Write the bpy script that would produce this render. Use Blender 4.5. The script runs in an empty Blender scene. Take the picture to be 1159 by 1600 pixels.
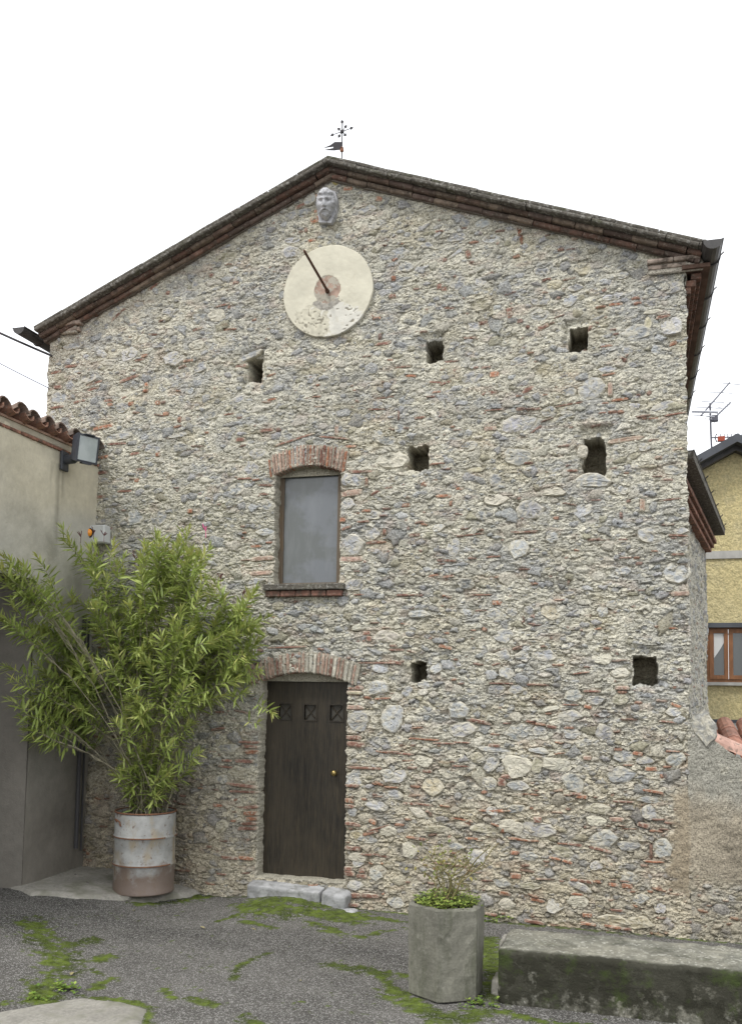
import bpy, math, random
import numpy as np
from mathutils import Vector, Matrix
from math import sin, cos, pi, radians, tan

# ------------------------------------------------------------------ camera, sky, sun, exposure
scene = bpy.context.scene
EYE = np.array([0.0, -8.376, 2.0])
FPX, CX = 1400.0, 580.0
YAW, PITCH, ROLL = radians(16.3), radians(4.0), radians(0.9)
CYP = 1075 - FPX * tan(PITCH)
_fh = np.array([-sin(YAW), cos(YAW), 0.0]); _z = np.array([0, 0, 1.0])
CF = cos(PITCH) * _fh + sin(PITCH) * _z
_r0 = np.array([cos(YAW), sin(YAW), 0.0]); _u0 = -sin(PITCH) * _fh + cos(PITCH) * _z
CR = _r0 * cos(ROLL) + _u0 * sin(ROLL)
CU = _u0 * cos(ROLL) - _r0 * sin(ROLL)
cd = bpy.data.cameras.new('camera'); cam = bpy.data.objects.new('camera', cd)
scene.collection.objects.link(cam); scene.camera = cam
cam.matrix_world = Matrix(((CR[0], CU[0], -CF[0], EYE[0]), (CR[1], CU[1], -CF[1], EYE[1]), (CR[2], CU[2], -CF[2], EYE[2]), (0, 0, 0, 1)))
cd.sensor_fit = 'VERTICAL'; cd.sensor_height = 36.0; cd.sensor_width = 36.0
cd.lens = FPX / 1600 * 36.0
cd.shift_x = -(CX - 579.5) / 1600; cd.shift_y = (CYP - 800) / 1600
cd.clip_start = 0.05; cd.clip_end = 2000

world = bpy.data.worlds.new('World'); scene.world = world; world.use_nodes = True
wn = world.node_tree; wn.nodes.clear()
sky = wn.nodes.new('ShaderNodeTexSky'); sky.sky_type = 'NISHITA'; sky.sun_disc = False
sky.sun_elevation = radians(58); sky.sun_rotation = radians(200); sky.dust_density = 4; sky.air_density = 1.5
hs = wn.nodes.new('ShaderNodeHueSaturation'); hs.inputs['Saturation'].default_value = 0.12
mx = wn.nodes.new('ShaderNodeMix'); mx.data_type = 'RGBA'; mx.inputs['Factor'].default_value = 0.8
mx.inputs['B'].default_value = (13.0, 13.3, 13.7, 1)          # the flat cloud layer
bgn = wn.nodes.new('ShaderNodeBackground'); bgn.inputs['Strength'].default_value = 0.1
wo = wn.nodes.new('ShaderNodeOutputWorld')
wn.links.new(sky.outputs[0], hs.inputs['Color']); wn.links.new(hs.outputs[0], mx.inputs['A'])
wn.links.new(mx.outputs['Result'], bgn.inputs['Color']); wn.links.new(bgn.outputs[0], wo.inputs['Surface'])
sl = bpy.data.lights.new('sun', 'SUN'); sl.energy = 1.5; sl.angle = radians(11); sl.color = (1, 0.98, 0.95)
sun = bpy.data.objects.new('sun', sl); scene.collection.objects.link(sun)
sun.rotation_euler = (radians(32), 0, radians(-24))
scene.view_settings.view_transform = 'Standard'; scene.view_settings.look = 'None'
scene.view_settings.exposure = 0.5; scene.view_settings.gamma = 1; scene.view_settings.use_curve_mapping = False

# ------------------------------------------------------------------ helpers
rng = np.random.default_rng(7); random.seed(7)
C = scene.collection

def ray(px, py): return CF * FPX + CR * (px - CX) + CU * (CYP - py)
def W(px, py, yo=0.0):          # point of the plane y = yo (parallel to the gable) seen at a photo pixel
    d = ray(px, py); t = (yo - EYE[1]) / d[1]; P = EYE + t * d; return P[0], P[2]
def G(px, py, z=-0.12):
    d = ray(px, py); t = (z - EYE[2]) / d[2]; P = EYE + t * d; return P[0], P[1]
def XP(px, py, x):
    d = ray(px, py); t = (x - EYE[0]) / d[0]; P = EYE + t * d; return P[1], P[2]

def tag(o, label=None, cat=None, group=None, kind=None):
    if label: o['label'] = label
    if cat: o['category'] = cat
    if group: o['group'] = group
    if kind: o['kind'] = kind
    return o
def empty(name, loc, label, cat, group=None, rz=0):
    o = bpy.data.objects.new(name, None); C.objects.link(o); o.location = loc; o.rotation_euler = (0, 0, rz)
    o.empty_display_size = 0.1
    return tag(o, label, cat, group)
def link(name, me, parent=None, loc=(0, 0, 0), rot=(0, 0, 0)):
    o = bpy.data.objects.new(name, me); C.objects.link(o)
    if parent: o.parent = parent
    o.location = loc; o.rotation_euler = rot
    return o
def mesh(name, v, f, mat, col=None, smooth=False, mi=None):
    me = bpy.data.meshes.new(name)
    me.from_pydata([tuple(p) for p in v], [], [tuple(q) for q in f])
    for m in (mat if isinstance(mat, (list, tuple)) else [mat]): me.materials.append(m)
    if mi is not None: me.polygons.foreach_set('material_index', mi)
    if col is not None: setcol(me, col)
    if smooth: me.polygons.foreach_set('use_smooth', [True] * len(me.polygons))
    me.update()
    return me
def setcol(me, col):
    col = np.asarray(col, dtype=np.float32)
    if col.ndim == 1: col = np.tile(col, (len(me.vertices), 1))
    a = me.color_attributes.new('Col', 'FLOAT_COLOR', 'POINT')
    c4 = np.ones((len(me.vertices), 4), dtype=np.float32); c4[:, :3] = col[:, :3]
    a.data.foreach_set('color', c4.ravel())
def bigmesh(name, V, Q, mat, col=None, smooth=True):
    """numpy verts + quads"""
    me = bpy.data.meshes.new(name)
    V = np.asarray(V, dtype=np.float32); Q = np.asarray(Q, dtype=np.int32); k = Q.shape[1]
    me.vertices.add(len(V)); me.vertices.foreach_set('co', V.ravel())
    me.loops.add(Q.size); me.loops.foreach_set('vertex_index', Q.ravel())
    me.polygons.add(len(Q)); me.polygons.foreach_set('loop_start', np.arange(0, Q.size, k, dtype=np.int32))
    me.polygons.foreach_set('loop_total', np.full(len(Q), k, dtype=np.int32))
    me.polygons.foreach_set('use_smooth', np.full(len(Q), smooth, dtype=bool))
    me.materials.append(mat)
    me.update(calc_edges=True)
    if col is not None: setcol(me, col)
    return me

class MB:
    def __init__(s): s.v = []; s.f = []
    def add(s, v, f):
        o = len(s.v); s.v += [tuple(p) for p in v]; s.f += [tuple(i + o for i in q) for q in f]; return s
    def box(s, x0, x1, y0, y1, z0, z1, b=0.0):
        if b <= 0:
            v = [(x, y, z) for x in (x0, x1) for y in (y0, y1) for z in (z0, z1)]
            return s.add(v, [(0, 1, 3, 2), (4, 6, 7, 5), (0, 4, 5, 1), (2, 3, 7, 6), (0, 2, 6, 4), (1, 5, 7, 3)])
        c = ((x0 + x1) / 2, (y0 + y1) / 2, (z0 + z1) / 2); h = (abs(x1 - x0) / 2, abs(y1 - y0) / 2, abs(z1 - z0) / 2)
        v = []; idx = {}
        for sx in (-1, 1):
            for sy in (-1, 1):
                for sz in (-1, 1):
                    for a in range(3):
                        p = [sx * (h[0] - b), sy * (h[1] - b), sz * (h[2] - b)]; p[a] += (sx, sy, sz)[a] * b
                        idx[(sx, sy, sz, a)] = len(v); v.append((c[0] + p[0], c[1] + p[1], c[2] + p[2]))
        f = []
        for a in range(3):
            o1, o2 = (a + 1) % 3, (a + 2) % 3
            for sg in (-1, 1):
                q = []
                for t1, t2 in ((-1, -1), (1, -1), (1, 1), (-1, 1)):
                    k = [0, 0, 0]; k[a] = sg; k[o1] = t1; k[o2] = t2; q.append(idx[(*k, a)])
                f.append(q if sg > 0 else q[::-1])
            for t1 in (-1, 1):
                for t2 in (-1, 1):
                    k = [0, 0, 0]; k[o1] = t1; k[o2] = t2
                    k0 = list(k); k0[a] = -1; k1 = list(k); k1[a] = 1
                    f.append((idx[(*k0, o1)], idx[(*k1, o1)], idx[(*k1, o2)], idx[(*k0, o2)]))
        for sx in (-1, 1):
            for sy in (-1, 1):
                for sz in (-1, 1): f.append(tuple(idx[(sx, sy, sz, a)] for a in range(3)))
        return s.add(v, f)
    def tube(s, pts, r, n=8, cap=True):
        pts = [Vector(p) for p in pts]; N = len(pts); rr = r if isinstance(r, (list, tuple)) else [r] * N
        v = []; up = Vector((0.13, 0.21, 1)).normalized()
        for i, p in enumerate(pts):
            t = (pts[min(i + 1, N - 1)] - pts[max(i - 1, 0)]).normalized()
            a = t.cross(up)
            if a.length < .05: a = t.cross(Vector((1, 0, 0)))
            a.normalize(); b = t.cross(a)
            for k in range(n):
                q = 2 * pi * k / n; v.append(p + (a * cos(q) + b * sin(q)) * rr[i])
        f = [(i * n + k, i * n + (k + 1) % n, (i + 1) * n + (k + 1) % n, (i + 1) * n + k) for i in range(N - 1) for k in range(n)]
        if cap: f += [tuple(range(n))[::-1], tuple((N - 1) * n + k for k in range(n))]
        return s.add(v, f)
    def lathe(s, prof, n=32, c=(0, 0, 0)):
        v = [(c[0] + r * cos(2 * pi * k / n), c[1] + r * sin(2 * pi * k / n), c[2] + z) for r, z in prof for k in range(n)]
        f = [(i * n + k, i * n + (k + 1) % n, (i + 1) * n + (k + 1) % n, (i + 1) * n + k) for i in range(len(prof) - 1) for k in range(n)]
        return s.add(v, f)
    def prism(s, poly, h0, h1, axis='z'):
        n = len(poly); m = {'z': lambda a, b, h: (a, b, h), 'y': lambda a, b, h: (a, h, b), 'x': lambda a, b, h: (h, a, b)}[axis]
        v = [m(a, b, h0) for a, b in poly] + [m(a, b, h1) for a, b in poly]
        return s.add(v, [tuple(range(n))[::-1], tuple(range(n, 2 * n))] + [(i, (i + 1) % n, n + (i + 1) % n, n + i) for i in range(n)])
    def build(s, name, mat, parent=None, loc=(0, 0, 0), smooth=False, col=None, rot=(0, 0, 0)):
        return link(name, mesh(name, s.v, s.f, mat, col, smooth), parent, loc, rot)

def vnoise(X, Z, wx, wz, seed):
    g = np.random.default_rng(seed).random((256, 256)).astype(np.float32)
    u = X / wx + 37.3 + seed * 1.7; v = Z / wz + 51.9 + seed * 2.3
    i = np.floor(u).astype(np.int64); j = np.floor(v).astype(np.int64)
    fu = u - i; fv = v - j; fu = fu * fu * (3 - 2 * fu); fv = fv * fv * (3 - 2 * fv)
    a = g[j % 256, i % 256]; b = g[j % 256, (i + 1) % 256]; c = g[(j + 1) % 256, i % 256]; d = g[(j + 1) % 256, (i + 1) % 256]
    return ((a * (1 - fu) + b * fu) * (1 - fv) + (c * (1 - fu) + d * fu) * fv) * 2 - 1
def sstep(a, b, x):
    t = np.clip((x - a) / (b - a), 0, 1); return t * t * (3 - 2 * t)
def seg_dist(X, Y, pts):
    D = np.full(X.shape, 1e9)
    for (x0, y0), (x1, y1) in zip(pts[:-1], pts[1:]):
        dx, dy = x1 - x0, y1 - y0; L = dx * dx + dy * dy + 1e-9
        t = np.clip(((X - x0) * dx + (Y - y0) * dy) / L, 0, 1)
        D = np.minimum(D, np.hypot(X - x0 - t * dx, Y - y0 - t * dy))
    return D

# ------------------------------------------------------------------ materials
def material(name, color=(.5, .5, .5), rough=.85, attr=False, metal=0.0, layers=(), bumps=(), speck=None, spec=0.3):
    """layers: (scale, lo, hi, colour or None, amount, stretch xyz); bumps: (scale, strength, distance)"""
    m = bpy.data.materials.new(name); m.use_nodes = True; nt = m.node_tree; nt.nodes.clear()
    N = nt.nodes.new; L = nt.links.new
    out = N('ShaderNodeOutputMaterial'); p = N('ShaderNodeBsdfPrincipled'); L(p.outputs[0], out.inputs[0])
    p.inputs['Roughness'].default_value = rough; p.inputs['Metallic'].default_value = metal
    p.inputs['Specular IOR Level'].default_value = spec
    tc = N('ShaderNodeTexCoord'); oi = N('ShaderNodeObjectInfo')
    off = N('ShaderNodeVectorMath'); off.operation = 'ADD'
    L(tc.outputs['Object'], off.inputs[0])
    sc_ = N('ShaderNodeMath'); sc_.operation = 'MULTIPLY'; sc_.inputs[1].default_value = 50.0
    L(oi.outputs['Random'], sc_.inputs[0]); L(sc_.outputs[0], off.inputs[1])
    co = off.outputs[0]
    if attr:
        a = N('ShaderNodeAttribute'); a.attribute_name = 'Col'; cur = a.outputs['Color']
    else:
        r = N('ShaderNodeRGB'); r.outputs[0].default_value = (*color, 1); cur = r.outputs[0]
    for sc, lo, hi, colr, amt, *st in layers:
        n = N('ShaderNodeTexNoise'); n.inputs['Scale'].default_value = sc; n.inputs['Detail'].default_value = 6; n.inputs['Roughness'].default_value = .62
        if st:
            mp = N('ShaderNodeMapping'); mp.inputs['Scale'].default_value = st[0]; L(co, mp.inputs[0]); L(mp.outputs[0], n.inputs['Vector'])
        else: L(co, n.inputs['Vector'])
        mr = N('ShaderNodeMapRange'); mr.inputs[1].default_value = lo; mr.inputs[2].default_value = hi; L(n.outputs[0], mr.inputs[0])
        mi = N('ShaderNodeMix'); mi.data_type = 'RGBA'
        if colr is None:      # value variation
            mi.blend_type = 'MULTIPLY'; mi.inputs['Factor'].default_value = 1
            m2 = N('ShaderNodeMapRange'); m2.inputs[3].default_value = 1 - amt; m2.inputs[4].default_value = 1 + amt
            L(mr.outputs[0], m2.inputs[0]); L(cur, mi.inputs['A']); L(m2.outputs[0], mi.inputs['B'])
        else:
            mu = N('ShaderNodeMath'); mu.operation = 'MULTIPLY'; mu.inputs[1].default_value = amt
            L(mr.outputs[0], mu.inputs[0]); L(mu.outputs[0], mi.inputs['Factor']); L(cur, mi.inputs['A']); mi.inputs['B'].default_value = (*colr, 1)
        cur = mi.outputs['Result']
    if speck:
        sc, lo, hi, colr, amt = speck
        v = N('ShaderNodeTexVoronoi'); v.inputs['Scale'].default_value = sc; L(co, v.inputs['Vector'])
        sp = N('ShaderNodeSeparateColor'); L(v.outputs['Color'], sp.inputs[0])
        mr = N('ShaderNodeMapRange'); mr.inputs[1].default_value = lo; mr.inputs[2].default_value = hi; L(sp.outputs[0], mr.inputs[0])
        mu = N('ShaderNodeMath'); mu.operation = 'MULTIPLY'; mu.inputs[1].default_value = amt; L(mr.outputs[0], mu.inputs[0])
        mi = N('ShaderNodeMix'); mi.data_type = 'RGBA'; L(mu.outputs[0], mi.inputs['Factor']); L(cur, mi.inputs['A']); mi.inputs['B'].default_value = (*colr, 1)
        cur = mi.outputs['Result']
    L(cur, p.inputs['Base Color'])
    prev = None
    for sc, stg, dist in bumps:
        n = N('ShaderNodeTexNoise'); n.inputs['Scale'].default_value = sc; n.inputs['Detail'].default_value = 5; n.inputs['Roughness'].default_value = .65
        L(co, n.inputs['Vector'])
        b = N('ShaderNodeBump'); b.inputs['Strength'].default_value = stg; b.inputs['Distance'].default_value = dist
        L(n.outputs[0], b.inputs['Height'])
        if prev: L(prev, b.inputs['Normal'])
        prev = b.outputs[0]
    if prev: L(prev, p.inputs['Normal'])
    m['p'] = 1
    return m
def pnode(m): return next(n for n in m.node_tree.nodes if n.type == 'BSDF_PRINCIPLED')

M_RUB = material('rubble_masonry', attr=True, rough=.95, spec=.15,
                 layers=[(9, .3, .7, None, .12), (55, .32, .68, None, .28)],
                 speck=(170, .80, .84, (.055, .05, .04), .62), bumps=[(28, .8, .02), (90, 1.0, .012)])
M_STONE = material('field_stone', attr=True, rough=.85, spec=.2,
                   layers=[(14, .35, .65, None, .16, (1, 1, 2.0)), (18, .46, .57, (.52, .485, .39), .75), (60, .54, .66, (.55, .54, .50), .38, (1, 1, 2.2)), (75, .60, .68, (.07, .065, .06), .5)],
                   bumps=[(18, .9, .02), (70, .9, .009)])
M_BRICK = material('old_brick', attr=True, rough=.92, spec=.15,
                   layers=[(22, .35, .65, None, .28), (34, .50, .62, (.48, .44, .36), .75), (80, .58, .68, (.07, .05, .04), .55)],
                   bumps=[(30, .7, .015), (90, .8, .007)])
M_CORN = material('cornice_brick', attr=True, rough=.92, spec=.15,
                  layers=[(10, .35, .65, None, .3), (14, .46, .62, (.075, .06, .048), .8), (45, .56, .68, (.36, .33, .27), .55)],
                  bumps=[(40, .7, .01)])
M_COPE = material('lichen_slab', (.105, .095, .08), rough=.95,
                  layers=[(4, .52, .66, (.07, .078, .035), .6), (12, .45, .6, (.16, .145, .12), .6), (30, .52, .62, (.34, .33, .30), .7), (50, .58, .66, (.03, .03, .025), .8)],
                  bumps=[(30, 1, .02), (90, .8, .01)])
M_PLAST = material('cream_plaster', attr=True, rough=.92, spec=.15,
                   layers=[(2.2, .35, .65, None, .10), (12, .35, .65, None, .06), (6, .60, .75, (.22, .20, .16), .35, (1, 1, .25)), (130, .66, .72, (.15, .13, .10), .5)],
                   bumps=[(8, .35, .03), (60, .45, .006)])
M_DIAL = material('sundial_plaster', attr=True, rough=.88, spec=.2,
                  layers=[(5, .4, .68, None, .08), (18, .55, .72, (.52, .48, .37), .4), (40, .64, .72, (.30, .27, .20), .4), (160, .70, .74, (.1, .09, .07), .6)],
                  bumps=[(10, .3, .01), (70, .4, .004)])
M_GREYMETAL = material('dark_gutter_metal', (.055, .052, .05), rough=.5, spec=.4, layers=[(6, .4, .6, None, .25)])
M_BLACK = material('black_iron', (.025, .022, .025), rough=.6)
M_RUSTIRON = material('rusty_iron', (.07, .04, .03), rough=.8, layers=[(60, .45, .6, (.16, .07, .035), .7)])
M_CARVED = material('carved_limestone', (.42, .42, .43), rough=.9, layers=[(14, .35, .65, None, .22), (26, .52, .64, (.15, .145, .135), .7)], bumps=[(60, .5, .006)])

# ------------------------------------------------------------------ church gable: the rubble wall
T = {'A': (0, 440, 3.477), 'B': (140, 360, 3.863), 'C': (560, 240, 3.863), 'D': (780, 280, 3.863), 'E': (540, 540, 3.863), 'F': (800, 560, 3.863),
     'H': (540, 840, 3.863), 'I': (800, 860, 3.863), 'J': (540, 1120, 3.863), 'K': (760, 1150, 2.905), 'L': (440, 180, 3.863), 'M': (360, 660, 3.863), 'N': (330, 1000, 3.637)}
STONES = {
 'A': "390,350,110,40,0,g 700,395,100,72,10,l 940,415,115,80,0,l 740,1275,95,95,0,g 860,1278,95,95,0,g 660,685,85,55,-5,g 610,115,110,45,25,l 500,180,90,60,40,l 330,520,90,60,0,o 330,620,150,80,5,g 640,840,150,48,0,g 550,390,60,45,-15,l 480,520,90,60,0,g 590,435,90,40,0,c 600,1250,90,45,0,g 545,1080,80,42,0,g 830,905,95,60,0,g 970,830,110,40,8,g 640,590,130,70,0,c 910,160,85,42,0,l 285,725,50,60,0,l 420,345,75,40,20,d 560,1305,150,30,8,d 380,560,60,55,0,g 975,900,90,60,0,d 620,160,80,60,30,g",
 'B': "240,745,105,85,5,l 505,772,130,95,0,l 658,815,105,85,8,g 655,525,100,70,15,g 820,160,140,60,5,o 475,488,90,45,-8,l 148,430,105,42,25,l 870,232,75,40,0,l 1030,365,85,75,0,l 860,640,60,80,-40,l 320,305,70,50,20,d 430,250,90,45,25,d 730,1105,90,70,10,d 770,510,110,80,5,c 905,1010,105,50,10,l 540,875,85,45,20,g 650,920,60,40,0,g 630,330,40,70,0,g 300,445,75,35,-5,g 960,755,150,45,18,g 70,740,70,45,-20,l 195,1065,95,60,0,g 320,660,70,50,5,c 640,690,90,70,0,c 1115,540,90,60,0,g 420,690,80,55,0,g 600,965,70,40,0,l",
 'C': "60,340,110,60,10,l 105,430,110,70,0,g 250,600,110,80,15,l 285,680,115,85,0,g 750,415,120,60,0,l 800,510,125,60,-5,l 600,780,110,85,30,g 595,590,130,30,35,l 640,415,70,55,0,g 590,500,120,70,0,g 380,455,60,40,0,l 405,275,60,55,0,l 410,485,50,30,0,o 1110,875,110,80,0,g 1080,960,110,60,0,l 190,1000,95,80,0,g 410,550,80,40,0,g 690,1040,85,70,0,l 735,770,80,70,-10,l 90,485,60,35,0,o 1120,710,80,60,15,g 1000,560,60,35,0,l 740,910,140,70,0,o 160,835,70,40,0,l",
 'D': "820,925,195,105,-5,g 1040,885,140,140,20,l 1045,650,130,95,0,g 915,670,90,60,0,g 425,730,120,80,30,l 555,375,130,60,-15,d 325,635,105,60,0,y 500,530,115,90,10,y 925,455,120,80,0,o 690,390,110,70,-15,o 695,700,160,55,8,l 230,730,100,70,0,g 245,820,110,70,10,l 920,745,110,55,5,d 635,620,70,45,0,l 460,650,110,60,0,g 805,465,60,50,0,g 120,580,60,40,0,l 265,365,60,40,0,l 745,580,100,50,5,g 250,550,100,60,0,g 60,980,110,70,0,c 945,1030,70,80,-30,l 895,865,45,85,0,y 780,1030,80,60,0,g 920,800,140,30,2,c",
 'E': "190,350,80,40,0,g 150,425,75,55,0,g 270,575,85,60,0,g 190,545,80,85,0,g 1030,470,230,110,8,l 1030,670,190,105,0,d 740,605,110,65,10,g 785,745,125,32,0,y 50,655,95,30,0,y 320,160,70,50,0,o 60,815,120,80,0,l 20,950,70,60,0,g 905,930,140,80,0,c 1100,985,160,120,0,g 180,1020,80,60,0,c 820,1025,90,60,0,g 1050,85,140,60,10,g 755,190,140,80,10,g 680,930,60,80,0,c 270,690,180,110,0,c 560,1100,100,50,10,l 480,480,120,50,0,c 900,810,80,90,0,g 620,300,70,80,0,g 750,1035,60,55,0,o 330,500,90,60,0,g 250,240,60,50,0,l",
 'F': "185,65,105,75,10,y 485,185,160,140,0,l 575,65,115,45,5,g 900,290,150,55,20,l 225,315,110,70,0,g 110,920,175,110,0,g 420,915,120,95,20,l 480,740,240,90,-10,g 240,1085,90,80,-10,l 235,805,170,60,0,c 665,795,90,60,-10,l 790,535,90,60,-20,g 830,1070,170,90,-5,g 965,675,140,60,-5,g 60,590,110,80,0,g 340,190,100,80,10,g 830,655,110,28,0,o 695,665,70,40,-15,l 420,560,70,80,0,c 850,900,45,80,0,g 330,330,80,45,0,g 1000,1040,110,45,0,g 80,390,140,80,20,l 600,290,60,30,0,g 740,290,80,50,0,l",
 'H': "50,50,110,110,0,l 650,60,95,120,-25,l 1045,70,130,120,0,l 725,275,120,80,0,d 50,285,110,85,0,g 955,590,130,90,0,g 945,710,110,70,5,l 545,790,90,60,20,l 195,905,140,85,0,l 365,930,60,80,-40,l 670,1040,130,110,0,g 285,1080,130,150,0,l 435,460,140,50,0,g 890,455,90,60,0,g 1000,450,80,60,0,g 725,450,90,50,-15,l 85,540,110,40,10,c 245,595,150,80,0,c 60,695,90,55,0,g 75,1090,130,110,0,g 970,810,110,90,0,g 1080,720,70,60,0,l 470,890,80,50,0,g 225,200,85,35,-5,g 1030,915,90,60,10,g 790,1070,50,60,0,g 490,1090,50,40,0,g 530,375,50,40,0,o 900,915,110,60,0,g",
 'I': "985,135,170,130,15,l 235,370,110,110,0,y 195,635,160,75,0,g 540,655,110,90,0,c 100,360,80,60,0,g 540,370,80,80,0,g 600,325,70,60,0,g 665,120,110,70,0,g 350,1000,165,75,5,l 365,880,130,80,0,g 970,975,90,60,0,l 555,1105,120,110,0,g 165,1090,90,70,0,g 650,740,120,70,0,c 1050,920,70,45,0,l 500,900,120,60,0,g 60,635,90,60,10,g 360,1110,130,70,0,g 1035,395,70,70,20,d 60,1090,90,90,0,g 650,900,100,70,0,o 740,950,70,45,0,l 380,380,70,50,0,g 230,955,110,35,10,c",
 'J': "290,360,150,85,5,l 1030,290,180,120,0,c 185,540,150,55,-5,l 520,420,160,120,-25,y 50,380,100,80,0,l 290,470,110,60,-10,l 880,285,90,110,-50,g 690,80,180,110,0,g 1030,100,130,100,0,g 470,270,110,80,0,c 700,415,80,50,0,c 860,400,110,70,0,g 250,690,100,70,0,c 290,40,80,130,0,l 80,50,110,90,0,g 380,800,120,110,0,c 790,850,110,100,0,l 840,675,190,55,0,o 545,680,170,50,0,o 1020,670,100,90,0,c 1030,775,60,60,0,l 175,950,90,70,-20,l 940,1000,110,60,0,g 880,570,80,60,0,l 580,615,90,35,0,l 60,1020,110,60,0,l 905,200,190,35,-3,l 790,250,80,70,0,o 440,580,130,60,-30,c 960,945,70,30,0,g 1030,410,110,60,0,g 660,780,160,40,0,g 130,740,120,50,0,g 70,850,120,60,0,c 300,1120,110,70,0,g 540,205,80,35,0,g",
 'K': "140,135,125,80,0,c 235,68,95,35,-5,l 228,135,55,75,0,o 390,215,110,80,-35,g 610,180,130,85,10,g 860,275,90,55,0,l 740,350,75,75,0,g 800,510,90,90,0,l 500,330,120,55,0,o 530,465,140,80,10,g 235,420,170,70,-5,g 495,385,110,45,0,c 140,225,110,50,0,g 110,410,110,70,0,c 320,130,150,70,0,c 925,410,80,50,0,g 310,770,90,70,-10,l 560,840,160,60,0,y 690,845,130,60,0,y 410,750,90,60,0,c 785,780,60,50,0,l 620,90,95,60,0,g 860,105,100,60,0,g 735,290,110,35,0,g 345,525,110,50,-10,o 830,835,110,60,0,o 190,545,90,45,0,l 640,500,110,45,0,g 200,680,110,40,0,o 420,680,130,40,-20,g 130,330,90,40,10,g 20,215,60,60,0,c 495,590,60,50,0,l 90,760,80,50,0,c 1020,800,50,40,0,c 130,150,80,80,0,c 650,650,90,60,0,g 700,740,80,50,0,g 880,180,110,60,0,c 560,150,40,40,0,c 720,110,90,35,0,g",
 'L': "480,580,130,50,10,l 250,410,110,60,0,g 590,660,110,70,0,g 170,500,90,110,10,l 70,750,110,55,0,l 60,830,110,80,0,g 330,400,70,60,0,k 465,425,60,40,20,o 310,580,60,60,0,g 60,610,80,60,0,g 900,710,60,35,0,o 400,700,70,40,0,c 130,590,80,60,0,g",
 'M': "130,280,90,95,0,l 730,350,150,85,0,l 710,490,85,75,0,l 730,740,140,120,0,l 935,100,140,75,0,d 215,500,130,80,0,g 860,560,90,60,0,l 200,660,110,50,0,l 860,670,100,90,-20,g 740,985,130,80,0,g 980,230,180,110,0,c 730,255,100,50,0,c 40,400,90,90,0,g 220,350,80,40,0,g 220,1000,130,50,0,c 290,1110,80,50,0,o 165,190,100,80,0,g 60,70,60,30,0,l 790,450,110,60,0,c 750,1080,60,45,0,l 150,960,120,40,10,l",
 'N': "830,460,110,110,0,l 1020,460,130,140,0,l 950,280,120,90,0,l 950,945,120,60,-5,l 790,780,70,60,0,l 100,610,120,50,0,g 820,760,60,50,0,g 1060,890,60,60,0,l 800,980,60,50,0,l 960,160,100,60,0,l 1010,1090,100,60,0,c 950,1310,90,60,0,c 60,1060,80,80,0,o 820,1110,90,70,0,y 150,750,110,70,0,o 1000,760,90,60,0,g 830,1270,90,50,10,l 800,640,110,55,0,c 420,60,1,1,0,g 260,1150,90,120,0,c 60,790,80,60,0,g"}
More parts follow.
